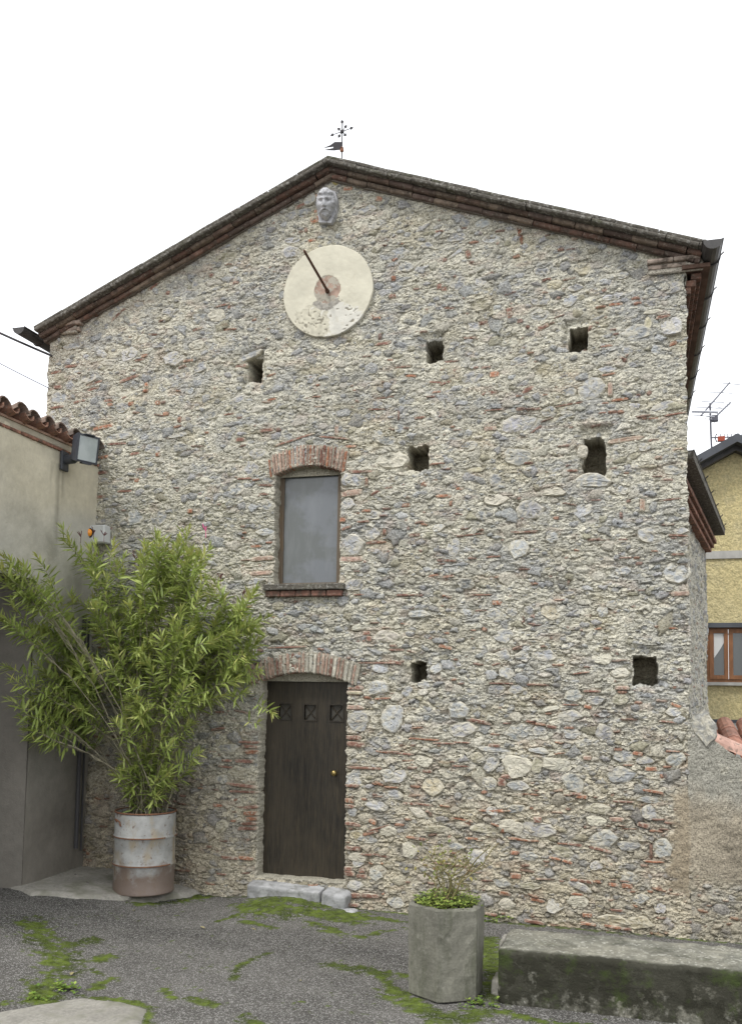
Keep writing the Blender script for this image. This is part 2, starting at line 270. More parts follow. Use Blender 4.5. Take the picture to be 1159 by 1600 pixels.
BRICKS = {
 'A': "390,222,45,30,0,b 560,790,120,22,8,r 500,580,80,14,10,b 510,548,90,14,12,b 700,525,120,18,14,b 640,182,95,12,40,b 380,458,75,16,0,b 430,650,70,14,8,b 310,682,85,13,3,b 570,955,45,18,8,r 545,1040,85,18,2,b 535,1172,90,18,3,b 740,710,42,14,0,r 900,718,28,22,0,r 710,660,28,20,0,r 853,657,26,24,0,r 885,657,24,20,0,b 795,560,22,30,0,r 795,592,26,18,0,r 790,405,30,14,20,r 835,25,65,14,35,b 745,1080,26,22,0,r 735,935,60,16,5,b 765,1020,50,14,0,b 1035,1248,30,25,0,r 600,1340,30,14,0,b 670,628,26,14,20,b 595,668,30,20,0,r 860,940,28,22,0,r 978,750,20,34,0,b 1020,428,60,14,0,r 985,460,40,14,15,b 545,885,55,12,0,b 640,882,110,12,0,b 680,1140,90,14,0,b 300,490,60,14,5,b 310,570,50,20,0,b 490,60,60,14,30,b 910,60,26,20,0,r",
 'B': "385,335,75,16,35,b 180,500,100,14,33,b 470,378,26,20,0,b 330,755,40,18,5,r 590,785,40,12,0,r 815,570,35,14,0,r 990,540,30,14,10,r 340,930,22,32,0,r 335,967,28,22,0,r 245,1045,32,24,0,r 410,1040,34,26,0,r 280,1098,42,14,0,b 460,1108,32,20,0,r 910,815,75,22,5,b 835,205,44,12,0,r 730,265,30,24,0,b 800,450,90,12,8,b 1095,870,55,14,15,r 1100,1020,60,14,5,r 840,1108,70,12,3,b 905,1130,35,18,0,b 540,1140,20,24,0,r 395,628,85,12,-5,b 280,300,60,16,30,b 300,780,60,14,5,b 560,820,36,20,0,b 650,595,60,16,12,b 840,462,18,26,0,r 1145,725,40,14,0,r 770,90,50,14,35,b 880,315,35,20,0,b 110,1025,60,18,0,b 125,1052,28,16,0,r",
 'C': "120,270,36,30,-20,r 655,605,24,45,15,r 950,615,45,22,8,r 975,500,20,75,15,r 980,400,85,32,-15,r 690,535,60,14,0,r 485,468,44,16,0,r 150,560,40,10,0,b 265,548,20,12,0,r 515,815,36,26,0,b 210,750,28,24,0,r 205,860,48,26,0,b 220,640,34,16,20,r 545,930,70,14,-5,b 905,960,28,70,12,b 745,1018,60,24,8,b 390,1075,44,14,0,b 670,1108,80,14,-3,b 150,1145,110,18,6,b 130,1105,20,40,0,b 735,480,24,28,0,r 840,380,70,12,0,b 850,465,60,14,0,b 680,655,30,14,0,b 110,995,40,16,0,b 1130,765,60,14,10,b 1125,840,34,16,0,r 1020,1045,28,20,0,b 1110,1045,70,24,15,b 580,740,14,16,0,b 520,640,24,26,0,b 805,720,22,16,0,b 975,1010,36,26,0,b",
 'D': "515,328,100,14,-5,b 370,425,40,22,5,r 430,425,60,10,0,b 280,605,60,16,10,b 420,600,85,12,5,b 610,772,55,18,5,r 700,755,90,16,0,r 820,720,45,16,0,r 830,750,55,18,5,r 540,905,45,22,30,b 1045,995,60,24,20,r 740,1085,48,22,-40,b 60,800,30,60,20,b 60,780,50,14,10,b 445,770,1,1,0,b 640,1010,70,12,0,r 185,1050,36,14,0,r 515,1027,20,12,0,b 985,830,90,20,5,b 630,672,30,24,0,b 355,715,28,24,0,b 265,890,70,24,30,r 320,865,36,14,0,b 125,330,20,80,15,r 130,250,80,30,-15,r 100,463,40,18,0,r 170,890,30,22,0,b 360,825,70,10,15,b 685,908,45,14,0,b 65,688,60,12,8,b 290,340,36,14,0,b 460,345,60,35,10,p 830,412,50,36,0,b",
 'E': "235,312,110,10,3,b 185,385,110,12,-3,b 865,285,95,22,3,b 910,250,1,1,0,r 895,170,60,36,0,r 320,420,8,70,0,b 445,435,70,14,5,b 100,765,160,14,0,b 50,885,110,34,3,p 125,998,60,16,-3,r 475,838,32,28,-20,r 590,908,100,20,-2,r 635,955,22,36,0,r 845,130,55,14,0,b 785,132,30,16,0,b 600,225,70,14,15,b 540,218,80,12,-8,b 515,308,60,12,0,b 550,280,55,16,0,r 895,388,120,10,0,b 1055,380,60,14,0,b 1115,380,50,14,0,b 1100,262,60,24,10,b 870,500,80,28,0,p 640,490,26,14,0,r 30,605,70,16,0,b 130,66,60,12,0,b 345,128,90,10,0,b 390,180,70,16,-6,r 175,890,50,14,25,b 130,825,16,36,0,r 350,968,60,16,-5,b 1050,1127,210,12,-3,b 770,1140,130,12,5,b 640,92,80,10,0,b 1115,42,40,12,0,r 685,862,50,20,0,r 1095,712,36,12,0,b 600,745,60,12,0,b 1045,925,22,20,0,b 260,860,60,10,0,b 695,1150,60,12,0,b",
 'F': "685,490,210,30,6,p 95,188,80,26,25,b 45,305,50,22,0,b 130,305,90,16,3,b 205,370,80,12,20,b 600,325,55,18,0,r 655,325,36,18,0,r 545,330,44,10,0,r 650,250,110,18,3,r 790,350,90,12,5,b 785,365,60,10,0,r 850,362,55,12,0,r 980,338,150,12,6,b 590,185,30,90,0,p 580,100,90,14,5,r 680,14,30,26,0,b 825,212,32,30,-40,b 855,495,60,18,0,b 310,528,70,12,3,b 95,632,60,16,0,b 360,680,80,16,0,b 785,885,36,80,0,p 655,950,22,40,0,b 345,880,80,12,-12,b 265,965,35,20,0,r 1000,1070,130,14,-3,b 80,1048,160,10,3,b 545,1097,90,12,0,b 665,1095,50,10,0,b 880,605,40,26,0,p 145,425,70,14,35,b 355,412,22,18,0,b 950,855,150,10,5,b 940,1005,80,14,0,b 870,715,60,10,0,b 605,665,60,10,0,b 340,275,180,10,6,b 560,270,40,12,0,r 935,735,70,14,0,p 505,857,70,12,0,b 700,865,30,20,0,b 760,225,26,26,0,b",
 'H': "910,393,60,28,0,r 140,610,34,36,0,b 125,575,50,24,0,b 50,130,110,32,2,p 180,30,110,18,5,b 630,140,80,16,-3,b 570,138,40,18,0,b 530,228,55,14,8,r 620,235,70,18,5,b 940,238,90,12,0,b 1035,665,70,14,20,b 905,765,50,14,20,b 305,678,100,14,0,b 395,685,65,14,0,b 135,755,120,12,0,b 300,755,90,20,-8,b 600,660,90,24,-12,r 605,578,34,14,0,r 835,555,30,24,-20,r 770,560,36,10,0,r 355,520,60,12,-5,r 230,970,120,12,5,r 125,965,40,18,0,b 55,910,90,16,0,b 55,938,110,20,0,y 60,1025,110,24,0,p 800,1115,160,16,-8,b 820,440,80,12,0,b 940,880,160,10,0,b 1110,885,60,12,0,b 800,765,60,14,-5,b 100,345,120,10,0,b 380,348,120,10,5,b 810,345,150,10,0,b 890,115,90,12,3,b 1090,190,70,12,0,b 760,125,50,12,0,b 175,515,70,10,0,b 700,882,50,10,0,b 1110,1110,70,14,-8,b 150,545,1,1,0,b 395,425,36,12,0,b 1070,495,12,44,0,b 1120,520,50,10,0,b",
 'I': "940,468,110,12,-3,r 870,460,34,14,0,r 1035,630,60,16,0,b 650,665,90,12,4,p 665,855,60,18,0,r 660,830,90,26,0,p 480,850,110,16,0,b 275,692,70,14,0,r 185,580,40,14,0,b 30,590,60,20,10,b 455,945,50,24,-15,r 215,985,36,14,0,r 1030,885,120,16,-2,r 975,828,34,12,0,r 1040,755,60,24,0,p 985,935,70,20,-20,r 1060,958,70,20,-5,b 340,190,18,44,-15,b 1010,262,110,30,0,p 925,258,80,14,0,p 1020,315,90,30,0,p 765,80,40,22,0,b 750,45,40,14,0,r 165,1050,60,16,-5,r 235,1065,70,20,-10,b 340,1072,60,16,0,r 100,1040,60,14,-10,r 350,932,110,10,0,b 1030,1075,80,20,15,r 940,1035,120,12,-4,b 70,115,60,10,0,b 145,450,60,10,0,b 1000,25,90,16,0,b 680,45,90,10,0,b 870,1150,1,1,0,b 455,705,50,12,0,b 630,1092,40,18,0,b 700,1020,100,10,0,b 1010,720,30,12,0,b 1045,800,40,40,0,p 60,430,14,30,0,b 415,740,110,10,8,b 520,1000,60,12,-15,b 30,1130,1,1,0,b",
 'J': "60,165,110,32,-3,b 50,125,110,26,0,b 110,308,250,16,0,b 275,425,90,12,0,r 40,415,90,22,-3,b 25,508,55,26,-5,r 25,540,60,24,0,b 160,632,50,24,-20,r 45,650,95,22,-5,b 190,675,150,14,18,b 45,795,95,28,0,b 120,710,40,20,15,r 95,932,40,28,0,b 25,950,60,26,0,b 95,965,70,24,0,b 40,1075,100,28,0,b 150,1080,110,28,0,b 470,135,190,12,-2,r 590,160,150,14,0,b 700,155,110,10,0,b 890,175,70,22,-3,p 330,222,160,14,-3,b 220,212,90,12,-5,r 870,570,160,14,-3,r 970,567,60,10,0,r 700,620,140,14,-8,r 730,648,40,18,0,r 910,655,70,14,-15,r 950,680,14,44,0,r 440,738,110,18,-3,b 390,730,60,16,0,r 1060,740,170,14,-3,r 1010,735,60,16,0,b 1020,820,60,20,10,b 1025,958,70,28,-3,r 960,1070,80,20,0,b 945,395,50,24,0,b 975,355,70,16,0,b 835,455,40,20,10,r 385,525,90,16,0,b 470,530,120,14,-5,b 360,998,70,14,5,b 400,310,60,16,0,b 490,330,60,20,0,b 690,298,110,12,0,b 590,275,60,16,-5,r 200,405,50,18,-20,r 575,885,120,14,0,b 680,900,60,14,0,b 760,735,80,14,0,r 755,930,40,10,0,r 850,990,70,10,0,b 1130,1080,60,14,-15,r 510,590,16,30,0,b 210,840,110,14,-8,b 60,635,1,1,0,b 1140,470,70,10,0,r 1085,465,60,10,0,r 800,25,110,20,-10,b 1110,30,60,12,0,b 600,540,70,12,-5,r 375,620,40,14,0,r",
 'K': "745,250,120,14,-8,r 745,525,16,70,0,b 760,570,100,10,0,r 630,660,50,10,0,b 575,675,50,18,-5,r 637,680,52,24,0,r 780,695,60,12,-10,r 845,697,50,10,0,b 905,720,70,34,5,r 660,705,30,12,0,r 455,813,46,20,0,r 460,853,80,14,-3,r 570,865,80,14,-5,r 630,875,60,14,0,b 410,717,60,12,-3,r 130,635,50,28,0,r 80,715,50,20,0,r 195,760,50,1,0,b 230,745,70,16,-8,r 620,298,100,10,0,b 430,275,60,20,-5,r 405,262,60,12,0,b 495,510,70,14,-8,b 530,518,80,14,-12,b 400,492,70,14,-6,b 345,488,50,10,0,r 150,468,90,12,-6,r 215,475,50,12,0,r 75,425,20,30,0,r 70,210,40,40,0,b 95,185,60,20,0,b 35,45,50,14,0,b 455,100,40,22,0,p 595,62,40,14,0,r 685,80,50,20,-10,r 745,150,60,20,0,r 820,140,40,12,0,r 800,182,30,20,0,r 845,70,70,10,0,r 910,80,40,16,0,r 640,133,60,10,0,r 710,405,60,24,-15,b 590,378,70,22,0,p 780,380,60,10,0,b 830,395,70,10,0,b 770,432,60,10,0,r 310,555,60,12,-8,r 365,570,50,14,-15,r 125,530,36,20,0,r 215,845,100,18,-5,b 310,862,40,12,0,b 40,340,80,14,4,r 150,265,60,10,0,b 20,810,60,14,-5,b 500,662,40,14,0,r 395,652,40,14,0,r 450,660,70,16,-3,b 770,897,60,12,-5,r 590,790,60,12,0,b 790,825,50,10,0,b 970,583,50,8,-10,r 230,380,40,30,0,b 370,268,50,8,0,b",
 'L': "400,380,60,22,0,r 400,445,60,24,0,r 230,485,70,24,12,r 215,580,40,22,0,r 212,632,75,40,10,r 590,505,36,24,-20,r 185,760,50,18,5,r 430,380,100,12,-3,b 675,985,30,28,0,r 670,1095,50,24,0,b 120,545,90,20,20,b 60,520,24,20,0,b 720,780,30,12,0,b 610,795,50,10,0,b 150,700,20,30,0,b 1100,680,40,12,0,b 960,700,44,14,0,b 575,1225,50,18,0,r 610,1380,80,18,0,b 120,710,30,12,0,b 1125,835,30,50,15,b 950,1035,30,36,0,b",
 'M': "390,105,250,14,14,b 620,92,190,12,-8,b 725,430,160,34,3,p 680,590,50,28,0,r 720,825,150,30,-2,p 820,535,60,18,0,r 180,910,140,30,2,p 190,820,140,30,3,p 215,380,100,14,-3,b 220,50,90,22,3,b 290,45,30,26,20,b 730,145,60,16,0,r 750,190,85,26,0,y 780,298,140,12,-4,b 825,360,20,60,0,b 875,430,60,14,20,b 1060,500,50,22,0,r 1110,682,70,20,3,b 850,725,70,14,10,b 910,725,60,14,5,r 1010,725,24,16,0,b 150,745,70,18,0,r 230,725,36,14,0,r 85,830,60,10,0,b 700,640,60,16,20,b 800,600,80,12,0,b 930,660,24,40,0,b 60,105,60,26,0,b 1040,1042,90,14,0,b 1130,1045,60,14,0,b 660,1030,1,1,0,b 940,520,50,12,0,b 85,340,90,14,0,b 205,435,60,14,0,b 1060,35,40,14,0,b 80,630,50,12,0,b 120,1050,60,10,0,b 640,45,24,70,0,p",
 'N': "235,635,110,28,0,r 225,605,120,22,-2,b 210,580,140,16,0,b 190,688,110,24,0,b 90,685,60,16,0,b 175,825,240,20,-4,b 190,862,190,16,0,b 230,805,40,14,0,r 225,950,150,22,8,b 290,895,20,70,0,b 225,985,120,28,4,r 230,1015,110,26,4,r 215,1042,150,22,5,b 205,1070,140,24,4,b 200,1240,90,22,-2,r 110,1238,110,20,0,b 815,300,100,24,0,p 840,272,50,26,0,b 810,385,100,26,-2,b 810,558,100,20,0,b 815,597,110,28,-3,b 870,728,240,16,0,b 1020,838,80,12,0,r 800,828,90,20,0,b 780,912,60,26,0,r 780,945,60,24,0,b 795,1045,100,22,-4,b 800,1185,100,26,-4,b 915,1035,50,22,-25,r 900,1100,100,18,20,b 780,1325,70,30,0,b 855,1312,36,26,0,b 855,1340,50,22,0,b 780,1300,70,22,0,b 770,1440,50,24,0,b 800,1450,110,30,0,b 890,1455,100,30,0,b 900,330,1,1,0,r 890,328,36,14,-10,r 970,335,90,10,5,b 940,130,220,12,0,b 900,240,60,1,0,b 40,505,90,18,10,b 50,410,60,14,0,b 40,940,60,20,0,r 80,720,90,14,-3,b 330,40,1,1,0,b 430,42,230,10,2,b 1060,125,70,12,5,b 1010,635,130,10,0,b 870,905,30,12,0,r 800,1505,90,24,0,b 940,818,50,16,0,r 130,860,60,16,0,b 60,1330,60,14,0,b 280,60,30,20,0,b 900,395,40,14,0,y 770,1150,60,12,0,b 880,1220,90,12,0,b"}
PAL = {'g': (.305, .312, .318), 'l': (.395, .403, .412), 'd': (.225, .225, .22), 'c': (.50, .475, .40), 'o': (.30, .28, .20), 'y': (.43, .385, .27), 'k': (.42, .35, .10),
       'b': (.235, .125, .095), 'r': (.33, .155, .095), 'p': (.37, .255, .20)}
MORT = np.array((.62, .59, .485)); MORTG = np.array((.42, .41, .36))

XL, XR, ZB, ZT = -6.26, 0.475, -0.25, 7.42
# roofline of the gable (underside of the cornice), in wall coordinates
APX = W(510, 268); EL = W(60, 524); ER = W(1098, 402)
def gable_z(x):
    a = (APX[1] - EL[1]) / (APX[0] - EL[0]); b = (ER[1] - APX[1]) / (ER[0] - APX[0])
    return np.where(x < APX[0], APX[1] + a * (x - APX[0]), APX[1] + b * (x - APX[0]))
# openings: (x0, x1, z0, z at springing, arch rise)
def opening(lx, rx, by, ty, my):
    x0, _ = W(lx, (by + ty) / 2); x1, _ = W(rx, (by + ty) / 2); _, z0 = W((lx + rx) / 2, by); _, z1 = W((lx + rx) / 2, ty); _, z2 = W((lx + rx) / 2, my)
    return x0, x1, z0, z1, z2 - z1
WIN = opening(430, 531, 914, 739, 728)
DOOR = opening(405, 539, 1374, 1064, 1051)
HOLES = [(395, 577, 22, 36, 1), (677, 548, 24, 30, 0), (903, 529, 23, 31, 0), (652, 715, 30, 34, 0), (928, 712, 28, 50, 1), (653, 1049, 22, 26, 0), (1008, 1048, 30, 38, 0)]

def in_opening(X, Z, op, grow=0.0):
    x0, x1, z0, z1, r = op
    t = (X - (x0 + x1) / 2) / ((x1 - x0) / 2)
    top = z1 + r * (1 - t * t)
    return np.maximum(np.maximum(x0 - X, X - x1), np.maximum(z0 - Z, Z - top)) - grow   # <0 inside

def rubble(x0, x1, z0, z1, res, seed, listed=True, nst=2300, nch=15000, nbr=850, plaster=None, upper=(3.0, 5.5)):
    """heightfield (outward positive) and colours of one rubble wall face"""
    r_ = np.random.default_rng(seed)
    nx = int((x1 - x0) / res) + 1; nz = int((z1 - z0) / res) + 1
    xs = np.linspace(x0, x1, nx); zs = np.linspace(z0, z1, nz); X, Z = np.meshgrid(xs, zs)
    wx = X + .02 * vnoise(X, Z, .07, .05, seed + 1) + .008 * vnoise(X, Z, .02, .02, seed + 11); wz = Z + .016 * vnoise(X, Z, .08, .05, seed + 2) + .006 * vnoise(X, Z, .02, .02, seed + 12)
    low = 1 - sstep(upper[0] - 1.6, upper[1], Z)             # open joints low down, flush pointing higher up
    B = .016 * vnoise(X, Z, .9, .6, seed + 3) + .010 * vnoise(X, Z, .3, .16, seed + 4)
    rid = 1 - np.abs(vnoise(wx, wz, .085, .034, seed + 5)) * 2
    H = B + (.0045 + .0075 * low) * rid + (.005 + .003 * low) * vnoise(wx, wz, .035, .018, seed + 6) + .0022 * vnoise(X, Z, .016, .012, seed + 7)
    crk = np.abs(vnoise(wx, wz, .15, .055, seed + 41)); crk2 = np.abs(vnoise(wx + .3, wz, .07, .03, seed + 42))
    H = H - (.010 + .008 * low) * sstep(.10, .0, crk) * sstep(-.2, .3, vnoise(X, Z, .3, .12, seed + 43)) - (.005 + .004 * low) * sstep(.14, .0, crk2)
    n1 = vnoise(wx, wz, .5, .35, seed + 8); n2 = vnoise(wx, wz, .06, .03, seed + 9)
    k = np.clip(.36 + .45 * n1 + .40 * n2, 0, 1)[..., None]
    Cc = MORT * (1 - k) + MORTG * k
    kb = (sstep(.15, .6, vnoise(wx, wz, .22, .13, seed + 44)) * .55)[..., None]; Cc = Cc * (1 - kb) + np.array((.37, .375, .37)) * kb
    ky = (sstep(.35, .8, vnoise(wx + 3, wz, .35, .2, seed + 45)) * .4)[..., None]; Cc = Cc * (1 - ky) + np.array((.50, .44, .29)) * ky
    kp_ = (sstep(.3, .8, vnoise(wx + 9, wz, .16, .07, seed + 46)) * .38)[..., None]; Cc = Cc * (1 - kp_) + np.array((.44, .335, .27)) * kp_
    Cc = Cc * (1 + .13 * vnoise(X, Z, .022, .014, seed + 10))[..., None]
    occ = np.zeros(X.shape, bool); items = []
    nC = vnoise(X, Z, .12, .08, seed + 23); nA = vnoise(X, Z, .05, .035, seed + 21); nB = vnoise(X, Z, .018, .014, seed + 22)
    def window(cx, cz, rad):
        i0 = max(0, int((cx - rad - x0) / res)); i1 = min(nx, int((cx + rad - x0) / res) + 2)
        j0 = max(0, int((cz - rad - z0) / res)); j1 = min(nz, int((cz + rad - z0) / res) + 2)
        return slice(j0, j1), slice(i0, i1)
    def baseh(cx, cz):
        i = min(nx - 1, max(0, int((cx - x0) / res))); j = min(nz - 1, max(0, int((cz - z0) / res))); return B[j, i], low[j, i]
    def stamp(cx, cz, a, b, ang, p, hh, col, tu=0., tv=0., groove=.004, warp=.22, blend=1.0, carve=False):
        s_ = window(cx, cz, max(a, b) * 1.35 + res)
        xx = X[s_] - cx; zz = Z[s_] - cz
        if xx.size == 0: return
        ca, sa = cos(ang), sin(ang); u = xx * ca + zz * sa; v = -xx * sa + zz * ca
        if p >= 3.5: s = (np.abs(u / a) ** p + np.abs(v / b) ** p) ** (1 / p)
        else:                                       # angular, broken outline
            nf = r_.integers(4, 8); ph0 = r_.uniform(0, 6.28); s = np.full(u.shape, -9.0)
            for kf in range(nf):
                fi = ph0 + (kf + r_.uniform(-.3, .3)) * 2 * pi / nf
                s = np.maximum(s, (u / a * cos(fi) + v / b * sin(fi)) / r_.uniform(.72, 1.0))
        s = s + warp * nA[s_] + warp * .6 * nB[s_]
        ins = s < 1
        if carve:
            lap = (nA[s_] * .7 + nB[s_] * .6 + .35 * nC[s_]) > (.38 if p < 3.5 else .50); H[s_] = np.where((s < 1.0) & ~lap, H[s_] - .013, np.where((s < 1.0) & lap, H[s_] + .003, H[s_])); occ[s_] |= (s < 1.1)
            edge = (s > .9) & (s < 1.22); H[s_] = np.where(edge, H[s_] - groove, H[s_]); return
        base, lw = baseh(cx, cz)
        prof = base + hh * (1 - np.clip(s, 0, 1) ** 4) + tu * u + tv * v + .003 * nB[s_] + .0025 * nA[s_]
        H[s_] = np.where(ins, prof, np.where(s < 1.3, H[s_] - groove * (1.3 - s) / .3, H[s_]))
        m = (ins * blend * np.clip(1.15 - .5 * (nB[s_] > .45), 0, 1))[..., None]
        Cc[s_] = Cc[s_] * (1 - m) + np.array(col) * (1 + .14 * nB[s_] + .1 * nA[s_])[..., None] * m
        occ[s_] |= ins
    def free(cx, cz, a, b):
        s_ = window(cx, cz, min(a, b) * .9 + .5 * (max(a, b) - min(a, b))); o = occ[s_]
        return o.size > 0 and o.mean() < .18
    if listed:
        for op in (WIN, DOOR): occ[in_opening(X, Z, op, .02) < 0] = True
        for hx, hy, hw, hh_, _ in HOLES:
            cx, cz = W(hx, hy); occ[(np.abs(X - cx) < hw / 290 + .02) & (np.abs(Z - cz) < hh_ / 290 + .02)] = True
        for D, isb in ((STONES, 0), (BRICKS, 1)):
            for t, s in D.items():
                tx, ty, sc = T[t]
                for e in s.split():
                    q = e.split(','); ex, ey, ew, eh, ea = map(float, q[:5])
                    if ew < 8 or eh < 5: continue
                    px, py = tx + ex / sc, ty + ey / sc
                    if px > 1040 and py > 1290 or px > 1062: continue
                    cx, cz = W(px, py); L1 = W(px + ew / sc / 2, py)[0] - cx; L2 = cz - W(px, py + eh / sc / 2)[1]
                    if cz > gable_z(cx) - L2 * .7: continue
                    if in_opening(cx, cz, DOOR) < .012 or in_opening(cx, cz, WIN) < .012: continue
                    dd = min(in_opening(cx, cz, DOOR), in_opening(cx, cz, WIN))
                    if 0 < dd < L1: L1 = max(dd * .98, .02)
                    items.append([isb, cx, cz, max(L1, .012), max(L2, .008 if isb else .012), radians(ea), PAL[q[5]], q[5]])
    # further stones and bricks that fill the face between them
    for n in range(int(nst * 2.2)):
        cx = r_.uniform(x0, x1); cz = r_.uniform(z0, z1)
        a = float(np.clip(r_.lognormal(math.log(.034), .45), .016, .085)); b = a * r_.uniform(.42, .85)
        if listed and (cz > gable_z(cx) - .03): continue
        items.append([2, cx, cz, a, b, r_.normal(0, .18), PAL[r_.choice(list('ggglccccccdo'))], ''])
    for n in range(nbr):
        cx = r_.uniform(x0, x1); cz = z0 + (z1 - z0) * r_.beta(1.0, 2.7)
        if r_.random() < .6: cz = round(cz / .16) * .16 + .02 * sin(cx * 2.3) + r_.normal(0, .012)
        a = float(np.clip(r_.lognormal(math.log(.03), .5), .012, .10)); b = min(a * .8, r_.uniform(.006, .013))
        if listed and cz > gable_z(cx) - .03: continue
        items.append([3, cx, cz, a, b, r_.normal(0, .1), PAL[r_.choice(list('bbbrrp'))], ''])
    items.sort(key=lambda t: (0 if t[0] < 2 else 1, -t[3] * t[4]))
    objs_s, objs_b = [], []
    for kind, cx, cz, a, b, ang, col, _ in items:
        if plaster is not None and plaster(cx, cz) > .5 and r_.random() < .85: continue
        if kind >= 2 and not free(cx, cz, a, b): continue
        base, lw = baseh(cx, cz)
        col = np.array(col) * r_.uniform(.85, 1.15) * (1 + r_.normal(0, .010, 3))
        isb = kind in (1, 3)
        hh = (r_.uniform(.006, .018) + lw * r_.uniform(.002, .016)) * (1.1 if isb else 1.0)
        tu, tv = r_.normal(0, .07 + .04 * lw), r_.normal(-.06, .08 + .05 * lw)
        rec = (cx, cz, a, b, ang, base, hh, tu, tv, col, lw)
        if listed and isb and len(objs_b) < 299 and a > .017: objs_b.append(rec); stamp(cx, cz, a, b, ang, 4, hh, col, carve=True, groove=.004 + .005 * lw); continue
        if listed and not isb and len(objs_s) < 299: objs_s.append(rec); stamp(cx, cz, a, b, ang, 2.6, hh, col, carve=True, groove=.003 + .006 * lw); continue
        stamp(cx, cz, a, b, ang, 4 if isb else 2.5, hh * .9, col, tu, tv, groove=.004 + .007 * lw, blend=.8)
    # broken plates of mortar and flat shards: the lower lip stands out and undercuts
    dens_ = (x1 - x0) * (z1 - z0)
    for n in range(int(dens_ * 300) if listed else nch // 3):
        cx = r_.uniform(x0, x1); cz = r_.uniform(z0, z1); s_ = window(cx, cz, 0)
        if occ[s_].any(): continue
        a = float(np.clip(r_.lognormal(math.log(.022), .45), .010, .06)); b = a * r_.uniform(.28, .7); q = r_.random()
        col = MORT * r_.uniform(.88, 1.16) if q < .62 else np.array(PAL['c']) * r_.uniform(.85, 1.1) if q < .74 else np.array(PAL['g']) * r_.uniform(.9, 1.25) if q < .95 else np.array(PAL['o'])
        oc = occ[window(cx, cz, a * 1.4)].copy()
        stamp(cx, cz, a, b, r_.normal(0, .28), 2.2, r_.uniform(.002, .007), col, r_.normal(0, .10), -r_.uniform(.05, .26 + .2 * baseh(cx, cz)[1]), groove=.003 + .002 * baseh(cx, cz)[1], warp=.30, blend=.7)
        occ[window(cx, cz, a * 1.4)] = oc
    # small chips, crumbs and pebbles in the mortar
    for n in range(nch):
        cx = r_.uniform(x0, x1); cz = r_.uniform(z0, z1); s_ = window(cx, cz, 0)
        if occ[s_].any(): continue
        a = r_.uniform(.008, .020); b = a * r_.uniform(.35, .8); q = r_.random()
        col = MORT * r_.uniform(.9, 1.25) if q < .55 else np.array(PAL['g']) * r_.uniform(.8, 1.3) if q < .88 else np.array(PAL['o']) * r_.uniform(.8, 1.3) if q < .96 else np.array(PAL['b']) * r_.uniform(.9, 1.3)
        stamp(cx, cz, a, b, r_.normal(0, .3), 2.2, r_.uniform(.003, .010), col, r_.normal(0, .12), -r_.uniform(0, .4), groove=.003, warp=.1, blend=.7)
    return X, Z, H, Cc, low, objs_s, objs_b

def plaster_mask(x, z):
    x = np.asarray(x, float); z = np.asarray(z, float)
    n = .14 * vnoise(x, z, .35, .25, 91) + .08 * vnoise(x, z, .09, .07, 92) + .04 * vnoise(x, z, .03, .025, 93)
    m = sstep(-.04, .07, x - .32 + n) * (1 - sstep(1.05, 1.35, z))
    thin = sstep(.42, .10, z + n * 1.2) + .8 * sstep(.10, .22, n + .02 * vnoise(x, z, .02, .02, 94))     # base course and bare patches
    return m * np.clip(1 - .85 * thin, 0, 1)
X, Z, H, Cc, low, OS, OB = rubble(XL, XR, ZB, ZT, .0076, 5, plaster=plaster_mask)
pm = plaster_mask(X, Z)
PLW = np.array((.36, .315, .24))
sm = .016 + .014 * vnoise(X, Z, .4, .3, 61) + .006 * vnoise(X, Z, .09, .06, 68) + .003 * vnoise(X, Z, .03, .03, 63) + .002 * vnoise(X, Z, .018, .018, 60)
H = H * (1 - pm) + sm * pm
Cc = Cc * (1 - pm[..., None]) + (PLW * (1 + .22 * vnoise(X, Z, .3, .2, 64) + .12 * vnoise(X, Z, .07, .05, 65))[..., None]) * pm[..., None]
# browner stonework towards the ground; darkening there and at lower left is painted shade
lowshade = (sstep(2.2, .2, Z + .35 * vnoise(X, Z, .8, .5, 71)) * .42)[..., None]
Cc = Cc * (1 - lowshade) + Cc * np.array((.76, .655, .52)) * lowshade
dl = (sstep(-3.7, -4.6, X) * sstep(1.9, .6, Z) * .45)[..., None]  # shade of the lower left corner, put into the wall colour
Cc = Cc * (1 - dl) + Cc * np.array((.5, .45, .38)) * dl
# render bands round the two openings and the corner cornice
for op, g in ((WIN, .05), (DOOR, .05)):
    d = in_opening(X, Z, op)
    near = (d > -.02) & (d < .0 + .018) 
    Cc[near] = np.array((.47, .44, .36))
wnx = X + .012 * vnoise(X, Z, .06, .05, 81) + .006 * vnoise(X, Z, .02, .02, 82); wnz = Z + .006 * vnoise(X, Z, .06, .05, 83)
for op in (WIN, DOOR):
    d = in_opening(wnx, wnz, op)
    H = H - .24 * sstep(.006, -.006, d); Cc = np.where((d < .0)[..., None], np.array((.40, .37, .29)) * (1 + .1 * vnoise(X, Z, .03, .03, 84))[..., None], Cc)
for hx, hy, hw, hh, big in HOLES:
    cx, cz = W(hx, hy); a = hw / 300 + .002; b = hh / 300
    wz2 = .018 * vnoise(X, Z, .05, .05, int(hx)) + .008 * vnoise(X, Z, .02, .02, int(hx) + 1)
    s = np.maximum(np.abs(X - cx - wz2 * .7) / a, np.abs(Z - cz - wz2) / b)
    flare = .05 * sstep(1.55, 1.0, np.maximum(np.abs(X - cx - wz2 + (.02 if not big else -.01)) / (a * 1.1), np.abs(Z - cz - .03 - wz2) / (b * 1.15)))
    H = H - flare * (1 if big else .6)
    H = H - .33 * sstep(1.04, .97, s)
    Cc = np.where((s < 1.0)[..., None], np.array((.30, .27, .20)), Cc)
